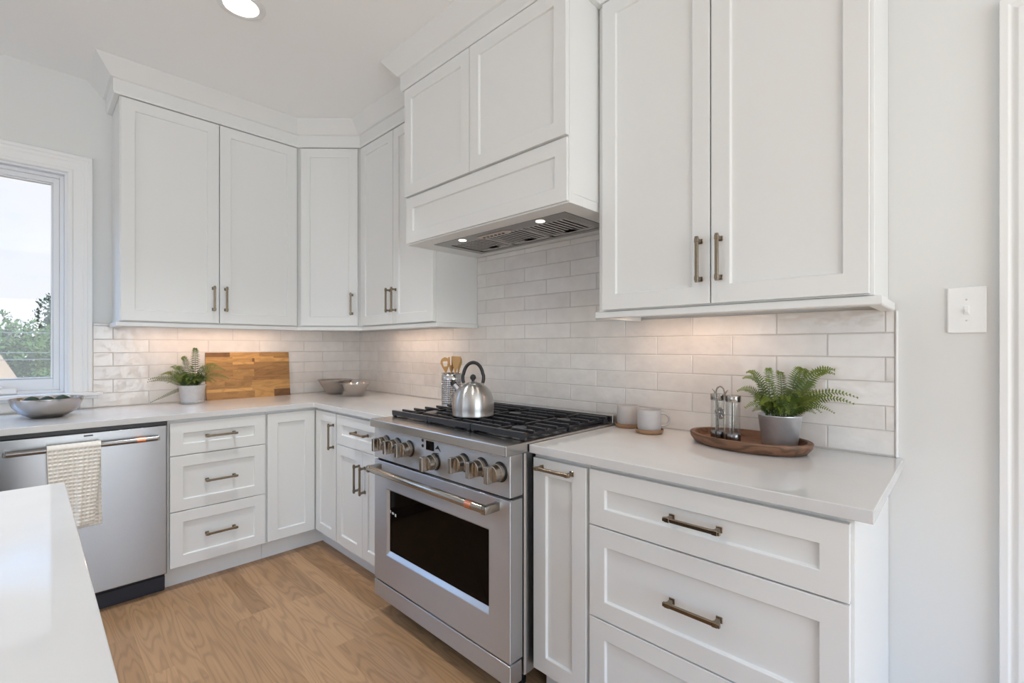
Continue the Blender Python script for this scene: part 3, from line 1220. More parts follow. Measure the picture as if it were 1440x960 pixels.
# ---- waffle towel over the dishwasher handle
def towel():
    bm = BM()
    nx, pitch = 96, 0.0168
    bar = Vector((BASE_Y + .047, 0, .808))          # world x,z of the bar
    R = 0.0185
    ztop = .808
    front_len, back_len = .350, .372
    stations = []
    n_f, n_b, n_a = 176, 100, 12
    for i in range(n_f + 1):                         # front, bottom to top
        t = i / n_f
        stations.append(('f', t))
    for i in range(1, n_a):
        stations.append(('a', i / n_a))
    for i in range(n_b + 1):
        stations.append(('b', i / n_b))
    rows = []
    s = 0
    for kind, t in stations:
        row = []
        for j in range(nx + 1):
            u = j / nx
            if kind == 'f':
                d = (1 - t) * front_len
                w = .178 - .042 * (d / front_len) ** 1.3
                yc = -1.752 - .004 * (d / front_len)
                y = yc + (u - .5) * w
                fold = .006 * (d / front_len) * sin(u * 9.0 + .6) + .010 * (d / front_len) * math.exp(-((u - .62) / .06) ** 2) * 1.4
                x = bar.x + R + fold + .001
                z = ztop - d
                wv = .0042 * (abs(sin(pi * (u * .178) / pitch)) ** .8 * abs(sin(pi * d / pitch)) ** .8)
                x += -wv
            elif kind == 'a':
                a = pi * t
                y = -1.752 + (u - .5) * .178
                wv = .0012 * abs(sin(pi * (u * .178) / pitch))
                x = bar.x + (R + .001 - wv) * cos(a)
                z = ztop + (R + .001 - wv) * sin(a)
            else:
                d = t * back_len
                w = .178
                y = -1.750 + (u - .5) * w + .004 * t
                x = bar.x - R - .001 + .004 * sin(u * 7 + 1) * t
                z = ztop - d - .010 * (1 - u) * t
                wv = .0035 * (abs(sin(pi * (u * .178) / pitch)) ** .8 * abs(sin(pi * d / pitch)) ** .8)
                x -= wv
            row.append(bm.verts.new((x, y, z)))
        rows.append(row)
    for a, b in zip(rows, rows[1:]):
        for j in range(nx):
            bm.faces.new((a[j], a[j + 1], b[j + 1], b[j]))
    o = obj('towel', bm, 'terry', None, smooth=True, angle=180)
    md = o.modifiers.new('thickness', 'SOLIDIFY')
    md.thickness = 0.0016
    md.offset = 0
    tag(o, 'cream waffle-weave kitchen towel hanging over the dishwasher handle', 'towel')


towel()

# ------------------------------------------------------------------ range
RX0, RX1 = 1.545, 2.455
rg = empty('range', (2.0, -.37, 0), 0, 'stainless steel gas range with seven knobs under the hood', 'range')


def R_(name, bm, mat, parent=None, **k):
    return obj(name, bm, mat, parent or rg, world=True, **k)


bm = BM()
box(bm, RX0 + .004, RX1 - .004, -.672, -.02, .095, .884)
box(bm, RX1 - .012, RX1 - .002, -.668, -.632, .095, .884)
box(bm, RX0 + .002, RX0 + .012, -.668, -.632, .095, .884)
R_('body', bm, 'steel', bevel=0.002)
bm = BM()        # cooktop deck with the projecting front shelf
box(bm, RX0, RX1, -.769, -.02, .885, .9215)
R_('cooktop', bm, 'steel_top', bevel=0.003, seg=2)
bm = BM()        # sunken burner pan, coloured black for the shade under the grates
box(bm, RX0 + .018, RX1 - .018, -.655, -.105, .9216, .9235)
R_('burner_pan', bm, 'pan_shade_black', bevel=0.001)
bm = BM()
box(bm, RX0, RX1, -.096, -.036, .9217, .958)
R_('rear_trim', bm, 'steel_top', bevel=0.003, seg=2)
bm = BM()
box(bm, RX0 + .003, RX1 - .003, -.746, -.680, .738, .8845)
R_('control_panel', bm, 'steel', bevel=0.003, seg=2)
bm = BM()
box(bm, RX0 + .008, RX1 - .008, -.728, -.675, .160, .742)
R_('seal', bm, 'dark_gap')
# oven door: frame with a bevelled window opening
wx0, wx1, wz0, wz1 = 1.654, 2.346, .300, .606
bm = BM()
x0, x1, z0, z1 = RX0 + .003, RX1 - .003, .1665, .7285


def rq(x0, x1, z0, z1, y):
    return [bm.verts.new(p) for p in ((x0, y, z0), (x1, y, z0), (x1, y, z1), (x0, y, z1))]


o_ = rq(x0, x1, z0, z1, -.746)
i_ = rq(wx0, wx1, wz0, wz1, -.746)
p_ = rq(wx0 + .010, wx1 - .010, wz0 + .018, wz1 - .008, -.732)
b_ = rq(x0, x1, z0, z1, -.682)
for k in range(4):
    j = (k + 1) % 4
    bm.faces.new((o_[k], o_[j], i_[j], i_[k]))
    bm.faces.new((i_[k], i_[j], p_[j], p_[k]))
    bm.faces.new((o_[j], o_[k], b_[k], b_[j]))
bm.faces.new(p_)
bm.faces.new(b_[::-1])
door = R_('oven_door', bm, 'steel', bevel=0.0025, seg=2)
bm = BM()
box(bm, wx0 + .011, wx1 - .011, -.7335, -.7322, wz0 + .019, wz1 - .009)
gl = R_('oven_window', bm, 'oven_glass', door)
for k, (cx, cz, w, h) in enumerate(((1.6705, .502, .006, .012), (1.690, .4955, .016, .003), (1.690, .5005, .016, .003), (1.712, .494, .011, .013))):
    bm = BM()
    box(bm, cx - w / 2, cx + w / 2, -.7341, -.7335, cz - h / 2, cz + h / 2)
    R_('plain_mark', bm, 'white_mark', door)  # plain white marks on the oven glass
HYr, HZr = -.803, .7005
bm = BM()
tube(bm, [(1.603, HYr, HZr), (2.396, HYr, HZr)], .0150, 24)
for s in (1.603, 2.392):
    pts = []
    box(bm, s - .011, s + .011, HYr - .014, -.745, HZr - .0145, HZr + .0145)
hd = R_('handle', bm, 'nickel', door, bevel=0.003, seg=2, smooth=True)
bm = BM()
tube(bm, [(2.292, HYr, HZr), (2.326, HYr, HZr)], .0162, 24)
R_('ring', bm, 'copper', hd, smooth=True)
bm = BM()
box(bm, RX0 + .003, RX1 - .003, -.746, -.685, .085, .160)
R_('kick_panel', bm, 'steel', bevel=0.003, seg=2)
for x, y in ((RX0 + .09, -.60), (RX1 - .09, -.60), (RX0 + .09, -.1), (RX1 - .09, -.1)):
    bm = BM()
    lathe(bm, [(0, 0), (.022, 0), (.022, .012), (.014, .016), (.014, .0952), (0, .0952)], 16, (x, y, 0))
    R_('foot', bm, 'black_plastic', smooth=True)
# knobs
KN = [(1.657, .819), (1.751, .820), (1.845, .821), (2.027, .795), (2.208, .822), (2.309, .823), (2.405, .823)]
for kx, kz in KN:
    M = Matrix.Translation((kx, -.746, kz)) @ Matrix.Rotation(pi / 2, 4, 'X')
    bm = BM()
    lathe(bm, [(0, 0.0005), (.030, 0.0005), (.031, .003), (.031, .020), (.029, .022), (.029, .024), (.0305, .026), (.029, .044), (.027, .046), (0, .046)], 36, M=M)
    bz = R_('knob', bm, 'nickel', smooth=True, angle=30)
    bm = BM()
    box(bm, -.0095, .0095, -.029, .029, .0462, .072, M=M)
    R_('grip', bm, 'nickel', bz, bevel=0.002, seg=2)
    bm = BM()
    lathe(bm, [(.0315, .002), (.0335, .0005), (.036, .0005), (.0315, .004)], 36, M=M)
    R_('bezel', bm, 'black_plastic', bz, smooth=True)
bm = BM()
box(bm, 1.966, 2.018, -.7485, -.7455, .835, .873)
R_('display', bm, 'oven_glass', bevel=0.001)
for kz in (.870, .847):
    bm = BM()
    lathe(bm, [(0, .0025), (.006, .0025), (.007, .0005), (0, .0002)], 16, M=Matrix.Translation((1.941, -.746, kz)) @ Matrix.Rotation(pi / 2, 4, 'X'))
    R_('button', bm, 'black_plastic', smooth=True)
bm = BM()
MI = Matrix.Translation((2.043, -.7462, .846)) @ Matrix.Rotation(pi / 2, 4, 'X')
a = [Vector((-.016, -.001, 0)), Vector((.002, .017, 0)), Vector((.020, -.006, 0)), Vector((.006, .003, 0))]
vs = [bm.verts.new(MI @ p) for p in a] + [bm.verts.new(MI @ (p + Vector((0, 0, .0012)))) for p in a]
bm.faces.new(vs[:4])
bm.faces.new(vs[4:])
for k in range(4):
    bm.faces.new((vs[k], vs[(k + 1) % 4], vs[4 + (k + 1) % 4], vs[4 + k]))
R_('emblem', bm, 'black_plastic')
for k in range(2):
    bm = BM()
    box(bm, 2.034, 2.052, -.7468, -.7458, .829 - k * .006, .8315 - k * .006)
    R_('plain_mark', bm, 'dark_gap')  # lines of small print below the emblem
# burners
BUR = []
for gx in (1.703, 2.0, 2.297):
    for gy in (-.532, -.250):
        BUR.append((gx, gy))
for bx_, by_ in BUR:
    bm = BM()
    lathe(bm, [(.030, .9236), (.052, .9236), (.052, .929), (.040, .934), (.030, .934)], 28, (bx_, by_, 0))
    b0 = R_('burner', bm, 'brass' if by_ < -.4 else 'dark_steel', smooth=True)
    bm = BM()
    lathe(bm, [(0, .9342), (.041, .9342), (.043, .937), (.038, .9415), (0, .943)], 28, (bx_, by_, 0))
    R_('burner_cap', bm, 'cast_iron', b0, smooth=True)
# grates
GT = .9525
GY0, GY1 = -.662, -.112


def grate(gx0, gx1):
    bm = BM()
    cx = (gx0 + gx1) / 2
    bw = .0048
    zt, zb = GT, GT - .012
    # front and rear rails, deep
    box(bm, gx0, gx1, GY0, GY0 + .016, GT - .022, GT)
    box(bm, gx0, gx1, GY1 - .014, GY1, GT - .022, GT)
    for y in (-.600, -.532, -.464, -.392, -.320, -.250, -.180):
        gap = {-.532: .046, -.250: .046, -.392: 0}.get(y, .030)
        if gap:
            box(bm, gx0, cx - gap, y - bw, y + bw, zb, zt)
            box(bm, cx + gap, gx1, y - bw, y + bw, zb, zt)
        else:
            box(bm, gx0, gx1, y - bw, y + bw, zb, zt)
    # side rails, low
    for x in (gx0 + .018, gx1 - .018):
        box(bm, x - .006, x + .006, GY0 + .012, GY1 - .012, GT - .023, GT - .012)
    # middle bars running front to back
    for b in (-.532, -.250):
        box(bm, cx - bw, cx + bw, b + .040, b + .140, zb, zt)
        box(bm, cx - bw, cx + bw, b - .130, b - .040, zb, zt)
    # feet
    for x in (gx0 + .012, gx1 - .012):
        for y in (GY0 + .009, -.375, GY1 - .009):
            box(bm, x - .008, x + .008, y - .008, y + .008, .9236, GT - .012)
    R_('grate', bm, 'cast_iron', bevel=0.0015)


for gx0 in (1.5645, 1.855, 2.1475):
    grate(gx0, gx0 + .2885)

# ------------------------------------------------------------------ kettle
KX, KY, KZ = 1.979, -.500, GT + .0006
vr = Vector((cos(THETA), sin(THETA), 0))      # direction of the spout axis (towards the right of the photo)
vf = Vector((-sin(THETA), cos(THETA), 0))
kt = empty('kettle', (KX, KY, KZ), THETA, 'brushed steel whistling kettle with black handle on the range grate', 'kettle')
bm = BM()
lathe(bm, [(0, 0), (.088, 0), (.0935, .002), (.0945, .006), (.0925, .010), (.0945, .030), (.0945, .052), (.091, .078), (.082, .104), (.068, .124), (.050, .136), (.034, .1405), (.034, .1415), (0, .1425)], 56)
obj('body', bm, 'steel_kettle', kt, smooth=True, angle=50)
bm = BM()
lathe(bm, [(0, .1426), (.032, .1426), (.033, .1445), (.020, .150), (.008, .152), (0, .152)], 36)
lid = obj('lid', bm, 'steel_kettle', kt, smooth=True)
bm = BM()
lathe(bm, [(0, .1522), (.007, .1522), (.007, .158), (.0125, .164), (.0142, .172), (.011, .180), (.005, .184), (0, .185)], 24)
obj('lid_knob', bm, 'black_plastic', lid, smooth=True)
bm = BM()
pts = []
for i in range(25):
    a = pi * (-0.13 + 1.26 * i / 24)
    pts.append((.0005 + .0445 * cos(a) * (1.06 if sin(a) < .2 else 1), 0, .172 + .066 * sin(a)))
tube(bm, pts, .0078, 14, flat=1.25)
obj('handle', bm, 'black_plastic', kt, smooth=True)
for s in (-1, 1):
    bm = BM()
    box(bm, s * .044 - .006, s * .044 + .006, -.008, .008, .128, .150)
    obj('handle_bracket', bm, 'chrome', kt, bevel=0.002)
bm = BM()
tube(bm, [(-.062, 0, .112), (-.074, 0, .127), (-.086, 0, .140)], [.0175, .015, .0135], 20)
sp = obj('spout', bm, 'chrome', kt, smooth=True)
bm = BM()
tube(bm, [(-.0855, 0, .1395), (-.092, 0, .148), (-.096, 0, .153)], [.0145, .0135, .009], 18)
tube(bm, [(-.089, 0, .150), (-.096, 0, .159)], [.006, .004], 10)
obj('whistle', bm, 'black_plastic', sp, smooth=True)

# ------------------------------------------------------------------ utensil crock with spoons
CX, CY = 1.462, -.212
ck = empty('utensil_holder', (CX, CY, .9142), 0, 'perforated steel utensil holder behind the kettle', 'utensil holder')
bm = BM()
nc, R0 = 30, .056
dz, zlo = .0118, .022
nr = 12


def cyl(a, z):
    return (R0 * cos(a), R0 * sin(a), z)


ring_prev = None
vcache = {}


def vv(ia, iz):
    key = (ia % (2 * nc), iz)
    if key not in vcache:
        vcache[key] = bm.verts.new(cyl(2 * pi * (ia % (2 * nc)) / (2 * nc), zlo + iz * dz / 2))
    return vcache[key]


for c in range(nc):
    for k in range(nr):
        a0, z0 = 2 * c, 2 * k
        outer = [vv(a0, z0), vv(a0 + 1, z0), vv(a0 + 2, z0), vv(a0 + 2, z0 + 1), vv(a0 + 2, z0 + 2), vv(a0 + 1, z0 + 2), vv(a0, z0 + 2), vv(a0, z0 + 1)]
        ac, zc = 2 * pi * (a0 + 1) / (2 * nc), zlo + (2 * k + 1) * dz / 2
        rr = .0041
        inner = []
        for q in range(8):
            th = -3 * pi / 4 + q * pi / 4
            inner.append(bm.verts.new(cyl(ac + rr * cos(th) / R0, zc + rr * sin(th))))
        for q in range(8):
            bm.faces.new((outer[q], outer[(q + 1) % 8], inner[(q + 1) % 8], inner[q]))
top_z, bot = .197, 0.0
for (iz, zz) in ((0, bot), (2 * nr, top_z)):
    edge = [vv(i, iz) for i in range(2 * nc)]
    e2 = [bm.verts.new((v.co.x, v.co.y, zz)) for v in edge]
    for i in range(2 * nc):
        j = (i + 1) % (2 * nc)
        bm.faces.new((edge[i], edge[j], e2[j], e2[i]))
    if iz == 0:
        bm.faces.new(e2)
o = obj('shell', bm, 'chrome', ck, smooth=True, angle=30)
md = o.modifiers.new('thickness', 'SOLIDIFY')
md.thickness = .0012
bm = BM()
lathe(bm, [(.0556, .194), (.0572, .1955), (.0575, .1975), (.0560, .199), (.0545, .1975), (.0545, .195)], 48)
obj('rim', bm, 'chrome', ck, smooth=True)


def utensil(name, label, cat, dx, dy, lean_x, lean_y, kind, twist, zt):
    """lean: offset of the head relative to the foot; head in its own frame: x across, z up, thin in y"""
    foot = Vector((CX + dx * .5, CY + dy * .5, .9165))
    head = Vector((CX + dx + lean_x, CY + dy + lean_y, zt))
    ax = (head - foot)
    Ln = ax.length
    ax.normalize()
    xa = (vr * cos(twist) + vf * sin(twist))
    xa = (xa - ax * xa.dot(ax)).normalized()
    ya = ax.cross(xa)
    M = Matrix(((xa.x, ya.x, ax.x, foot.x), (xa.y, ya.y, ax.y, foot.y), (xa.z, ya.z, ax.z, foot.z), (0, 0, 0, 1)))
    bm = BM()
    hl = .082
    tube(bm, [(0, 0, 0), (0, 0, Ln - hl - .01), (0, 0, Ln - hl + .012)], [.0055, .0058, .0062], 10)
    if kind in ('spoon', 'slotted'):
        outl = [(.006 + .021 * sin(min(1, t * 1.25) * pi / 2) if t < .55 else .027 * sqrt(max(0, 1 - ((t - .55) / .45) ** 2)), Ln - hl + t * hl) for t in [i / 14 for i in range(15)]]
    elif kind == 'fork':
        outl = [(.006 + .014 * sin(min(1, t * 1.3) * pi / 2), Ln - hl + t * hl) for t in [i / 14 for i in range(15)]]
    else:
        outl = [(.006 + .020 * min(1, t * 1.2), Ln - hl + t * hl) for t in [i / 14 for i in range(15)]]
    rows = []
    for w, z in outl:
        w = max(w, .0012)
        bend = .004 * sin((z - Ln + hl) / hl * pi) if kind != 'spatula' else 0
        rows.append([bm.verts.new((x * w, bend * (1 - x * x) * -1 + s * .0022, z)) for s in (-1, 1) for x in ((-1, -.5, 0, .5, 1) if s < 0 else (1, .5, 0, -.5, -1))])
    for i, (a, b) in enumerate(zip(rows, rows[1:])):
        for k in range(10):
            hole = (kind == 'slotted' and 5 <= i <= 9 and k in (1, 2, 6, 7)) or (kind == 'fork' and i >= 6 and k in (1, 7))
            if hole:
                continue
            bm.faces.new((a[k], a[(k + 1) % 10], b[(k + 1) % 10], b[k]))
    bm.faces.new(rows[0])
    bm.faces.new(rows[-1])
    bm.transform(M)
    o = obj(name, bm, 'beech', None, smooth=True, angle=40)
    set_tone(o, [rnd.random()] * len(o.data.polygons))
    tag(o, label, cat, 'wooden utensils in the steel holder')


def off(a, b):
    v = vr * a + vf * b
    return v.x, v.y


for nm, lb, ct, a, b, la, lb2, kd, tw, zt in (
        ('wooden_spoon', 'slotted wooden spoon, leftmost in the utensil holder', 'spoon', -.030, -.012, -.006, -.002, 'slotted', .1, 1.203),
        ('wooden_fork', 'narrow wooden fork between the slotted spoon and the spatula', 'fork', -.002, .012, .000, .004, 'fork', .5, 1.203),
        ('wooden_spatula', 'flat wooden spatula leaning right in the utensil holder', 'spatula', .016, -.014, .014, -.002, 'spatula', .25, 1.208),
        ('wooden_spoon', 'wooden spoon behind the spatula, rightmost in the utensil holder', 'spoon', .028, .024, .018, .014, 'spoon', 1.2, 1.204)):
    dx, dy = off(a, b)
    lx, ly = off(la, lb2)
    utensil(nm, lb, ct, dx, dy, lx, ly, kd, tw, zt)

# ------------------------------------------------------------------ steel bowls
def bowl(x, y, R, h, base, label, group=None, z=.9143, ex=.80):
    bm = BM()
    pr = []
    n = 12
    for i in range(n + 1):
        t = i / n
        z_ = h * t ** 1.6
        r_ = base + (R - base) * ((1 - (1 - z_ / h) ** 1.8) ** .65 if ex is None else (z_ / h) ** ex) if t > 0 else base
        pr.append((r_, z_))
    outer = [(0, 0), (base * .98, 0)] + pr[1:]
    rim = [(R + .006, h + .0005), (R + .006, h + .0018)]
    inner = [(r_ - .0012, z_ + .0014) for r_, z_ in pr[::-1]]
    lathe(bm, outer + rim + inner + [(0, .0015)], 56)
    o = obj('steel_bowl', bm, 'steel_bowl', None, (x, y, z), smooth=True, angle=50)
    tag(o, label, 'bowl', group)
    return o


bowl(.197, -.302, .1215, .102, .050, 'larger brushed steel bowl in the counter corner', 'mixing bowls in the corner')
bowl(.462, -.281, .0960, .088, .044, 'smaller brushed steel bowl in front of the larger one', 'mixing bowls in the corner')
bowl(.300, -1.831, .1340, .093, .050, 'shallow steel bowl on the counter under the window', ex=None)
for k, (dx, dy, rr, zz) in enumerate(((.01, -.055, .038, .066), (.055, .005, .034, .060), (.0, .055, .037, .067), (-.05, .0, .036, .062), (.005, .0, .032, .05))):
    bm = BM()
    prf = [(0, -rr)] + [(rr * .96 * sin(pi * i / 12), -rr * cos(pi * i / 12)) for i in range(1, 12)] + [(.004, rr * 1.04), (0, rr * 1.03)]
    lathe(bm, prf, 24)
    o = obj('green_fruit', bm, 'fruit_green', None, (.300 + dx, -1.831 + dy, .9143 + zz), smooth=True)
    tag(o, 'dark green fruit heaped in the steel bowl under the window', 'fruit', 'green fruit in the steel bowl')

# ------------------------------------------------------------------ cutting board leaning on the tiles
def cutting_board():
    Wd, Ht, Th = .522, .312, .024
    ang = math.atan2(.036, Ht)
    bm = BM()
    tones = []
    rows = [  # (height weight, [(end fraction, tone)...]) from the top
        (.085, [(.27, .12), (.62, .72), (1, .48)]),
        (.030, [(.30, .55), (.80, .80), (1, .35)]),
        (.075, [(.53, .66), (.56, .15), (1, .82)]),
        (.045, [(.30, .48), (.55, .85), (1, .38)]),
        (.105, [(.36, .50), (1, .40)]),
        (.125, [(.30, .42), (.55, .62), (1, .30)]),
        (.090, [(.42, .55), (1, .36)]),
        (.095, [(.20, .60), (.52, .45), (1, .66)]),
        (.045, [(.50, .50), (1, .72)]),
        (.055, [(.52, .85), (.80, .70), (1, .55)]),
        (.140, [(.55, .45), (.79, .70), (1, .08)]),
    ]
    tot = sum(r_[0] for r_ in rows)
    z = Ht
    for hgt, segs in rows:
        z1 = z
        z = z - Ht * hgt / tot
        a = 0
        for e, tn in segs:
            fs = box(bm, -Wd / 2 + a * Wd, -Wd / 2 + e * Wd, 0, Th, max(z, 0), z1)
            tones += [tn] * 6
            a = e
    M = Matrix.Translation((.053, -.833, .9145)) @ Matrix.Rotation(pi / 2, 4, 'Z') @ Matrix.Rotation(-ang, 4, 'X')
    me = bpy.data.meshes.new('cutting_board')
    bmesh.ops.recalc_face_normals(bm, faces=bm.faces)
    bm.to_mesh(me)
    bm.free()
    me.materials.append(MATS['acacia'])
    o = bpy.data.objects.new('cutting_board', me)
    o.matrix_world = M
    COL.objects.link(o)
    set_tone(o, tones)
    tag(o, 'butcher-block wooden cutting board leaning against the tiles behind the fern', 'cutting board')


cutting_board()

# ------------------------------------------------------------------ mugs on coasters
def coaster(x, y, label):
    bm = BM()
    lathe(bm, [(0, 0), (.048, 0), (.053, .004), (.0560, .016), (.0550, .0180), (.0520, .0168), (.0505, .0105), (0, .0100)], 44)
    o = obj('coaster', bm, 'coaster_wood', None, (x, y, .9143), smooth=True, angle=40)
    set_tone(o, [0.5] * len(o.data.polygons))
    tag(o, label, 'coaster', 'wooden coasters under the mugs')


def mug(x, y, rot, label):
    r = empty('mug', (x, y, .9143 + .0102), rot, label, 'mug', 'grey mugs beside the range')
    bm = BM()
    lathe(bm, [(0, .001), (.040, 0), (.0445, .003), (.0462, .010), (.0468, .040), (.0470, .083), (.0460, .0845), (.0445, .083), (.0440, .040), (.042, .008), (0, .006)], 48)
    obj('cup', bm, 'ceramic_grey', r, smooth=True, angle=60)
    bm = BM()
    pts = [(.044, 0, .070)] + [(.047 + .030 * cos(a), 0, .045 + .026 * sin(a)) for a in [radians(70 - i * 14) for i in range(11)]] + [(.044, 0, .020)]
    tube(bm, pts, .0048, 12, flat=1.5, up=(0, 0, 1))
    obj('handle', bm, 'ceramic_grey', r, smooth=True)


coaster(2.658, -.151, 'small round wooden coaster under the front grey mug')
coaster(2.522, -.083, 'small round wooden coaster under the rear grey mug')
mug(2.658, -.151, THETA - .25, 'grey stoneware mug with its handle to the right, in front')
mug(2.522, -.083, THETA - .1, 'grey stoneware mug behind the other, nearest the range')

# ------------------------------------------------------------------ oval tray
TX, TY = 3.030, -.155
bm = BM()
sy = .66
lathe(bm, [(0, 0), (.170, 0), (.186, .004), (.200, .020), (.2035, .034), (.2015, .0375), (.193, .0385), (.186, .037), (.182, .028), (.174, .0155), (.165, .0135), (0, .0135)], 72, sy=sy)
o = obj('oval_tray', bm, 'tray_wood', None, (TX, TY, .9143), rotz=radians(-9), smooth=True, angle=45)
set_tone(o, [0.5] * len(o.data.polygons))
tag(o, 'oval brown wooden tray on the right worktop', 'tray')
TZ = .9143 + .0138

# ---- glass shakers in a wire stand
def shaker_jar(x, y, label):
    r = empty('glass_shaker', (x, y, TZ), 0, label, 'shaker', 'glass shakers on the tray')
    bm = BM()
    lathe(bm, [(0, 0), (.0235, 0), (.0245, .0015), (.0245, .026), (.0235, .028), (0, .028)], 36)
    obj('base', bm, 'dark_steel', r, smooth=True)
    bm = BM()
    lathe(bm, [(.0225, .028), (.0235, .030), (.0235, .140), (.0215, .142), (.0212, .140), (.0212, .030), (.0205, .0285)], 36)
    obj('glass_body', bm, 'clear_glass', r, smooth=True)
    bm = BM()
    lathe(bm, [(0, .1402), (.0248, .1402), (.0255, .142), (.0255, .160), (.0245, .1625), (.010, .164), (0, .164)], 36)
    obj('lid', bm, 'nickel', r, smooth=True)
    bm = BM()
    lathe(bm, [(0, .0285), (.004, .0285), (.004, .1398), (0, .1398)], 12)
    obj('grinder_rod', bm, 'nickel', r, smooth=True)


s1 = Vector((2.929, -.152, 0))
s2 = Vector((2.989, -.172, 0))
shaker_jar(s1.x, s1.y, 'left glass shaker in the wire stand on the oval tray')
shaker_jar(s2.x, s2.y, 'right glass shaker in the wire stand, next to the fern')
mid = (s1 + s2) / 2
dv = (s2 - s1).normalized()
nv = Vector((-dv.y, dv.x, 0))
st = empty('shaker_stand', (mid.x, mid.y, TZ), math.atan2(dv.y, dv.x), 'arched steel wire stand holding the two glass shakers', 'shaker stand')
# local x along the pair of shakers, -y towards the camera
bm = BM()
for yy in (.0,):
    pts = [(-.0175, -.027, .003), (-.0175, -.027, .170)] + [(.0175 * -cos(a), -.027, .170 + .022 * sin(a)) for a in [pi * i / 12 for i in range(1, 12)]] + [(.0175, -.027, .170), (.0175, -.027, .003)]
    tube(bm, pts, .0026, 10)
obj('arch', bm, 'nickel', st, smooth=True)
bm = BM()
tube(bm, [(.020 * cos(a), -.0295, .098 + .020 * sin(a)) for a in [2 * pi * i / 28 for i in range(29)]], .0018, 8)
lathe(bm, [(0, 0.001), (.0185, 0.001), (.0185, -.0008), (0, -.0008)], 28, M=Matrix.Translation((0, -.0292, .098)) @ Matrix.Rotation(pi / 2, 4, 'X'))
em = obj('medallion', bm, 'nickel', st, smooth=True, angle=30)
bm = BM()
for k in range(6):
    a = k * pi / 3 + .3
    tube(bm, [(.003 * cos(a), -.0312, .098 + .003 * sin(a)), (.009 * cos(a + .3), -.0322, .098 + .009 * sin(a + .3)), (.016 * cos(a), -.0312, .098 + .016 * sin(a))], .0013, 6)
obj('relief', bm, 'chrome', em, smooth=True)
for s in (-1, 1):
    bm = BM()
    tube(bm, [(s * .0178, -.028, .150), (s * .020, -.028, .166), (s * .027, -.028, .178), (s * .033, -.028, .181)], [.0022, .0022, .002, .0014], 8)
    obj('scroll', bm, 'nickel', st, smooth=True)
bm = BM()
box(bm, -.021, .021, -.0295, -.0245, 0.0, .004)
obj('foot', bm, 'nickel', st, bevel=0.001)

# ------------------------------------------------------------------ ferns
def frond(parent, base, tip, lift, width, n, mat, twist=0.0, tone0=0.1, tone1=0.9):
    """arching frond from base to tip (local coordinates): a rib with leaflet pairs"""
    b = Vector(base)
    t = Vector(tip)
    chord = t - b
    c1 = b + Vector((chord.x * .16, chord.y * .16, chord.z * .55 + lift * .8))
    c2 = b + Vector((chord.x * .55, chord.y * .55, chord.z + lift * .9))

    face = Vector((rnd.uniform(-.25, .25), -.8, .75))

    def P(u):
        return b * (1 - u) ** 3 + c1 * 3 * u * (1 - u) ** 2 + c2 * 3 * u * u * (1 - u) + t * u ** 3
    bm = BM()
    tones = []
    N = 14
    pts = [P(i / N) for i in range(N + 1)]
    tube(bm, pts, [.0016 * (1 - .75 * i / N) for i in range(N + 1)], 5, caps=False)
    for _ in range(N * 5):
        tones.append(.35)
    L = sum((pts[i + 1] - pts[i]).length for i in range(N))
    for i in range(n):
        u = .16 + .83 * i / (n - 1)
        p = P(u)
        d = (P(min(1, u + .02)) - P(max(0, u - .02))).normalized()
        side = d.cross(face)
        if side.length < 1e-3:
            side = Vector((1, 0, 0))
        side.normalize()
        up = side.cross(d).normalized()
        ct, stw = cos(twist), sin(twist)
        side, up = side * ct + up * stw, up * ct - side * stw
        lw = width * (sin(pi * min(1, (u - .05) * 1.02) ** .62) ** .8 if u < .97 else .22)
        lw = max(lw, width * .13)
        hw = min(L * .83 / n * .34, .0044)
        for s in (-1, 1):
            k = 1 + rnd.uniform(-.12, .12)
            dirv = (side * s + d * .30 + up * rnd.uniform(.0, .22)).normalized()
            q = p + dirv * lw * k
            m = p + dirv * lw * k * .45
            f1 = m + d * hw + up * .0012
            f2 = m - d * hw + up * .0012
            r1 = p + d * hw * .5
            r2 = p - d * hw * .5
            v = [bm.verts.new(x) for x in (r2, f2, q, f1, r1)]
            bm.faces.new(v)
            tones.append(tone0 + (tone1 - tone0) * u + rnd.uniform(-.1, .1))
    me = bpy.data.meshes.new('frond')
    bm.to_mesh(me)
    bm.free()
    me.materials.append(MATS[mat])
    o = bpy.data.objects.new('frond', me)
    COL.objects.link(o)
    o.parent = parent
    set_tone(o, [min(1, max(0, x)) for x in tones])
    return o


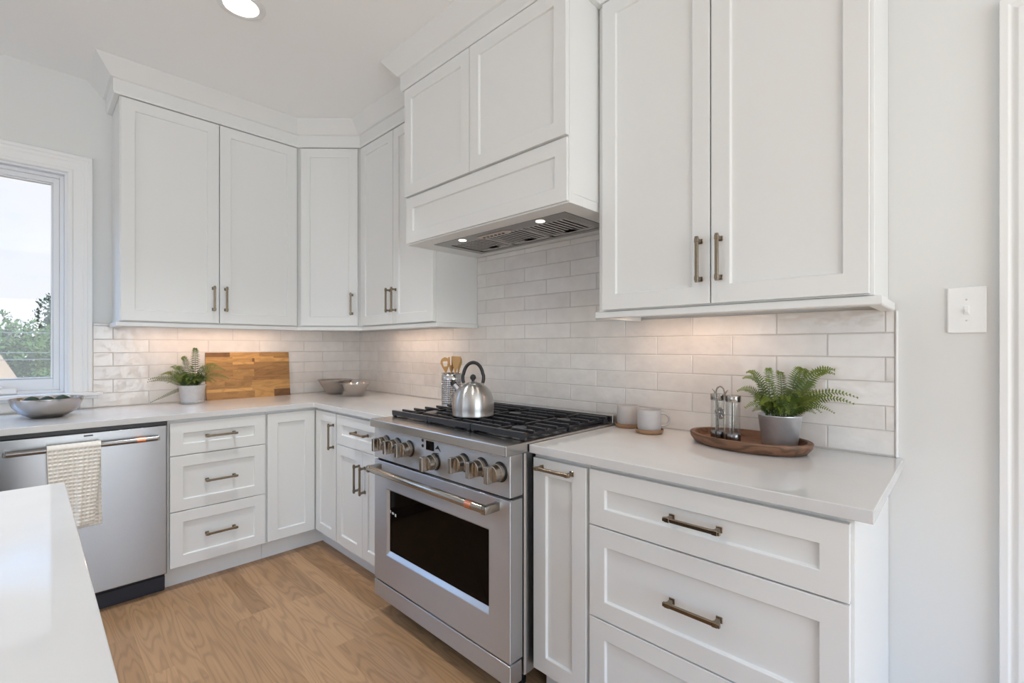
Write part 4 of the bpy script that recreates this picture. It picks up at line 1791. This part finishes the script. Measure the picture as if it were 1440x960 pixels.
def fern(loc, R1, R0, h, label, tips, mat, pot_rim, n_leaf, width, n_extra=16):
    """tips: (right, depth, up, lift) offsets from the pot's top centre, right/depth relative to the photo's view"""
    r = empty('potted_fern', loc, THETA, label, 'potted plant')
    bm = BM()
    pr = [(0, 0), (R0 - .003, 0), (R0, .003)]
    if pot_rim:
        pr += [(R0 + .001, .010), (R0 + .0035, .013), (R0 + .001, .016)]
    pr += [(R1 - .002, h - .004), (R1, h - .002), (R1, h), (R1 - .002, h), (R1 - .004, h - .004), (R0 - .001, .006), (0, .006)]
    obj('pot', bm, 'galvanized', r, smooth=True, angle=40) if lathe(bm, pr, 48) else None
    bm = BM()
    lathe(bm, [(0, h - .026), (R1 * .84, h - .026), (R1 * .86, h - .018), (R1 * .5, h - .010), (0, h - .006)], 30)
    obj('soil', bm, 'soil', r, smooth=True)
    extra = [(rnd.uniform(-.10, .10), rnd.uniform(-.10, .03), rnd.uniform(.0, .06), rnd.uniform(.02, .045)) for _ in range(n_extra)]
    Wt = WM[r.name]
    Wi = Wt.inverted()
    for (a, d, u, lf) in list(tips) + extra:
        pw_ = Wt @ Vector((a, d, h + u))
        pw_.x = max(pw_.x, .045)
        pw_.y = min(pw_.y, -.045)
        pl_ = Wi @ pw_
        a, d = pl_.x, pl_.y
        ang = math.atan2(d, a)
        q = R1 * .70
        base = (q * cos(ang) * rnd.uniform(.3, 1), q * sin(ang) * rnd.uniform(.3, 1), h - .016)
        ln = sqrt(a * a + d * d + u * u)
        frond(r, base, (a, d, h + u), lf, width * (0.75 + .5 * min(1, ln / .2)), n_leaf, mat, rnd.uniform(-.25, .25))
    return r


# large fern on the tray (pixel scale there: about 2.4 mm)
k2 = 1.52 / F_PX
big = []
for du, dv_, dep, lf in ((-50, 52, .02, .03), (-38, 60, .05, .03), (34, 66, .00, .03), (55, 63, .03, .03), (66, 66, -.05, .03), (95, 60, .02, .04), (112, 28, -.03, .055), (78, 20, -.10, .05), (-62, 12, -.05, .045),
                         (-52, 32, .05, .04), (14, 60, .06, .03), (52, 48, .05, .04), (-30, 50, -.04, .03), (-10, 66, .03, .02), (74, 40, .05, .05),
                         (-48, 20, -.09, .045), (24, 10, -.13, .05), (48, 8, -.11, .05), (-18, 8, -.12, .05), (5, 30, -.10, .05), (36, 30, -.09, .05), (-25, 24, .05, .04), (62, 22, -.02, .05), (-12, 24, -.10, .05), (30, 30, .05, .05)):
    big.append((du * k2, dep, dv_ * k2, lf * .8))
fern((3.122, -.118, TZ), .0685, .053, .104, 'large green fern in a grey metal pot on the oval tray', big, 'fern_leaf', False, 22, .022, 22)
k1 = 3.02 / F_PX
sm = []
for du, dv_, dep, lf in ((-60, 8, -.02, .035), (-52, 5, -.06, .03), (-54, -22, -.03, .05), (-34, 24, .02, .02), (-18, 36, .02, .03), (4, 49, .00, .02), (30, 26, .02, .03), (56, 9, -.05, .05), (48, 20, -.03, .045),
                         (35, 16, -.08, .05), (40, 6, -.06, .04), (20, 22, -.04, .04), (-30, 14, -.07, .04), (-14, 22, -.05, .04), (8, 24, -.06, .04), (22, 6, -.09, .04), (-20, 4, -.09, .03), (0, 12, -.09, .035), (30, 4, -.03, .035), (-40, 14, -.03, .035)):
    sm.append((du * k1, dep, dv_ * k1, lf))
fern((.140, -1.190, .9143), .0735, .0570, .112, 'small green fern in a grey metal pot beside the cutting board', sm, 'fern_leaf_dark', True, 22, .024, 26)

# ------------------------------------------------------------------ outside the window
def leaf_blob(bm, c, rad, n, size, rg):
    for _ in range(n):
        a, b = rg.uniform(0, 2 * pi), math.acos(rg.uniform(-1, 1))
        d = Vector((sin(b) * cos(a), sin(b) * sin(a), cos(b)))
        rr = rg.uniform(.72, 1.05)
        p = Vector(c) + Vector((d.x * rad[0], d.y * rad[1], d.z * rad[2])) * rr
        t = Vector((rg.uniform(-1, 1), rg.uniform(-1, 1), rg.uniform(-1, 1))).normalized()
        w = d.cross(t)
        if w.length < 1e-3:
            continue
        w.normalize()
        t = (t + d * .3).normalized()
        s = size * rg.uniform(.6, 1.4)
        vs = [bm.verts.new(p + x) for x in (-t * s, w * s * .45 - t * s * .1, t * s, -w * s * .45 - t * s * .1)]
        bm.faces.new(vs)


bm = BM()
rg2 = random.Random(5)
gx = [-46, -34, -26, -20, -16, -13, -11, -9, -7, -5, -3, -1.2, -.3]
gy = [-30, -18, -11, -8, -6, -4.7, -3.8, -3.2, -2.8, -2.5, -2.3, -2.1, -1.9, -1.7, -1.5, -1.2, -.8, 0, 2, 6, 14, 26]
G = []
for x in gx:
    row = []
    for y in gy:
        z = -1.3 + (0.0 if x > -4 else min(1.0, (-4 - x) / 7.0) * 1.0)
        # sandy bank rising on the left of the view
        z += 2.35 * math.exp(-((x + 10.0) / 3.2) ** 2) * (1 / (1 + math.exp((y + 2.15) * 4.0)))
        z += rg2.uniform(-.05, .05)
        row.append(bm.verts.new((x, y, z)))
    G.append(row)
for a, b in zip(G, G[1:]):
    for k in range(len(gy) - 1):
        bm.faces.new((a[k], a[k + 1], b[k + 1], b[k]))
tag(obj('ground', bm, 'dirt', smooth=True, angle=180), kind='structure')


def shrub(name, x, y, z0, rx, ry, h, mat, label, n, size, seed, blobs=7):
    rg = random.Random(seed)
    r = empty(name, (x, y, z0), 0, label, 'tree' if 'tree' in name else 'shrub')
    bm = BM()
    tube(bm, [(0, 0, -.4), (rg.uniform(-.1, .1), 0, h * .4), (rg.uniform(-.2, .2), rg.uniform(-.2, .2), h * .75)], [.12, .09, .04], 8)
    obj('trunk', bm, 'bark', r, smooth=True)
    bm = BM()
    for k in range(blobs):
        a = rg.uniform(0, 2 * pi)
        q = rg.uniform(.1, .62)
        zz = h * rg.uniform(.22, .80)
        leaf_blob(bm, (rx * q * cos(a), ry * q * sin(a), zz), (rx * .5, ry * .5, h * .24), n // blobs, size, rg)
    obj('foliage', bm, mat, r)


shrub('shrub', -15.2, -2.35, -.5, 1.75, 1.65, 2.85, 'leaf_light', 'broad green bush in the middle of the view outside the window', 9500, .060, 1, 11)
shrub('shrub', -15.0, 1.55, -.5, 1.6, 1.25, 2.75, 'leaf_dark', 'darker green bush outside, to the right of the tall tree', 3000, .08, 2, 8)
shrub('shrub', -15.6, -6.3, -.5, 1.9, 1.7, 3.2, 'leaf_light', 'pale green bush far left outside the window', 3000, .08, 3, 8)
shrub('tree', -18.6, -.80, -.5, 1.35, 1.15, 4.0, 'leaf_blue', 'taller dark green tree at the right edge of the window', 5200, .075, 4, 11)
shrub('shrub', -11.0, -1.60, -.10, .55, .42, .95, 'leaf_light', 'low bush at the foot of the sandy bank outside the window', 2200, .045, 6, 7)
for zt, lb in ((1.52, 'highest of the three thin pale cables outside the window'), (1.16, 'middle one of the three thin pale cables outside the window'), (1.035, 'lowest of the three thin pale cables outside the window')):
    bm = BM()
    tube(bm, [(-8.6, y, zt + .012 * (y + 2) ** 2 * .3) for y in (-8, -6, -4, -3, -2, -1, 0, 2, 4)], .007, 6)
    tag(obj('cable', bm, 'cable'), lb, 'cable')
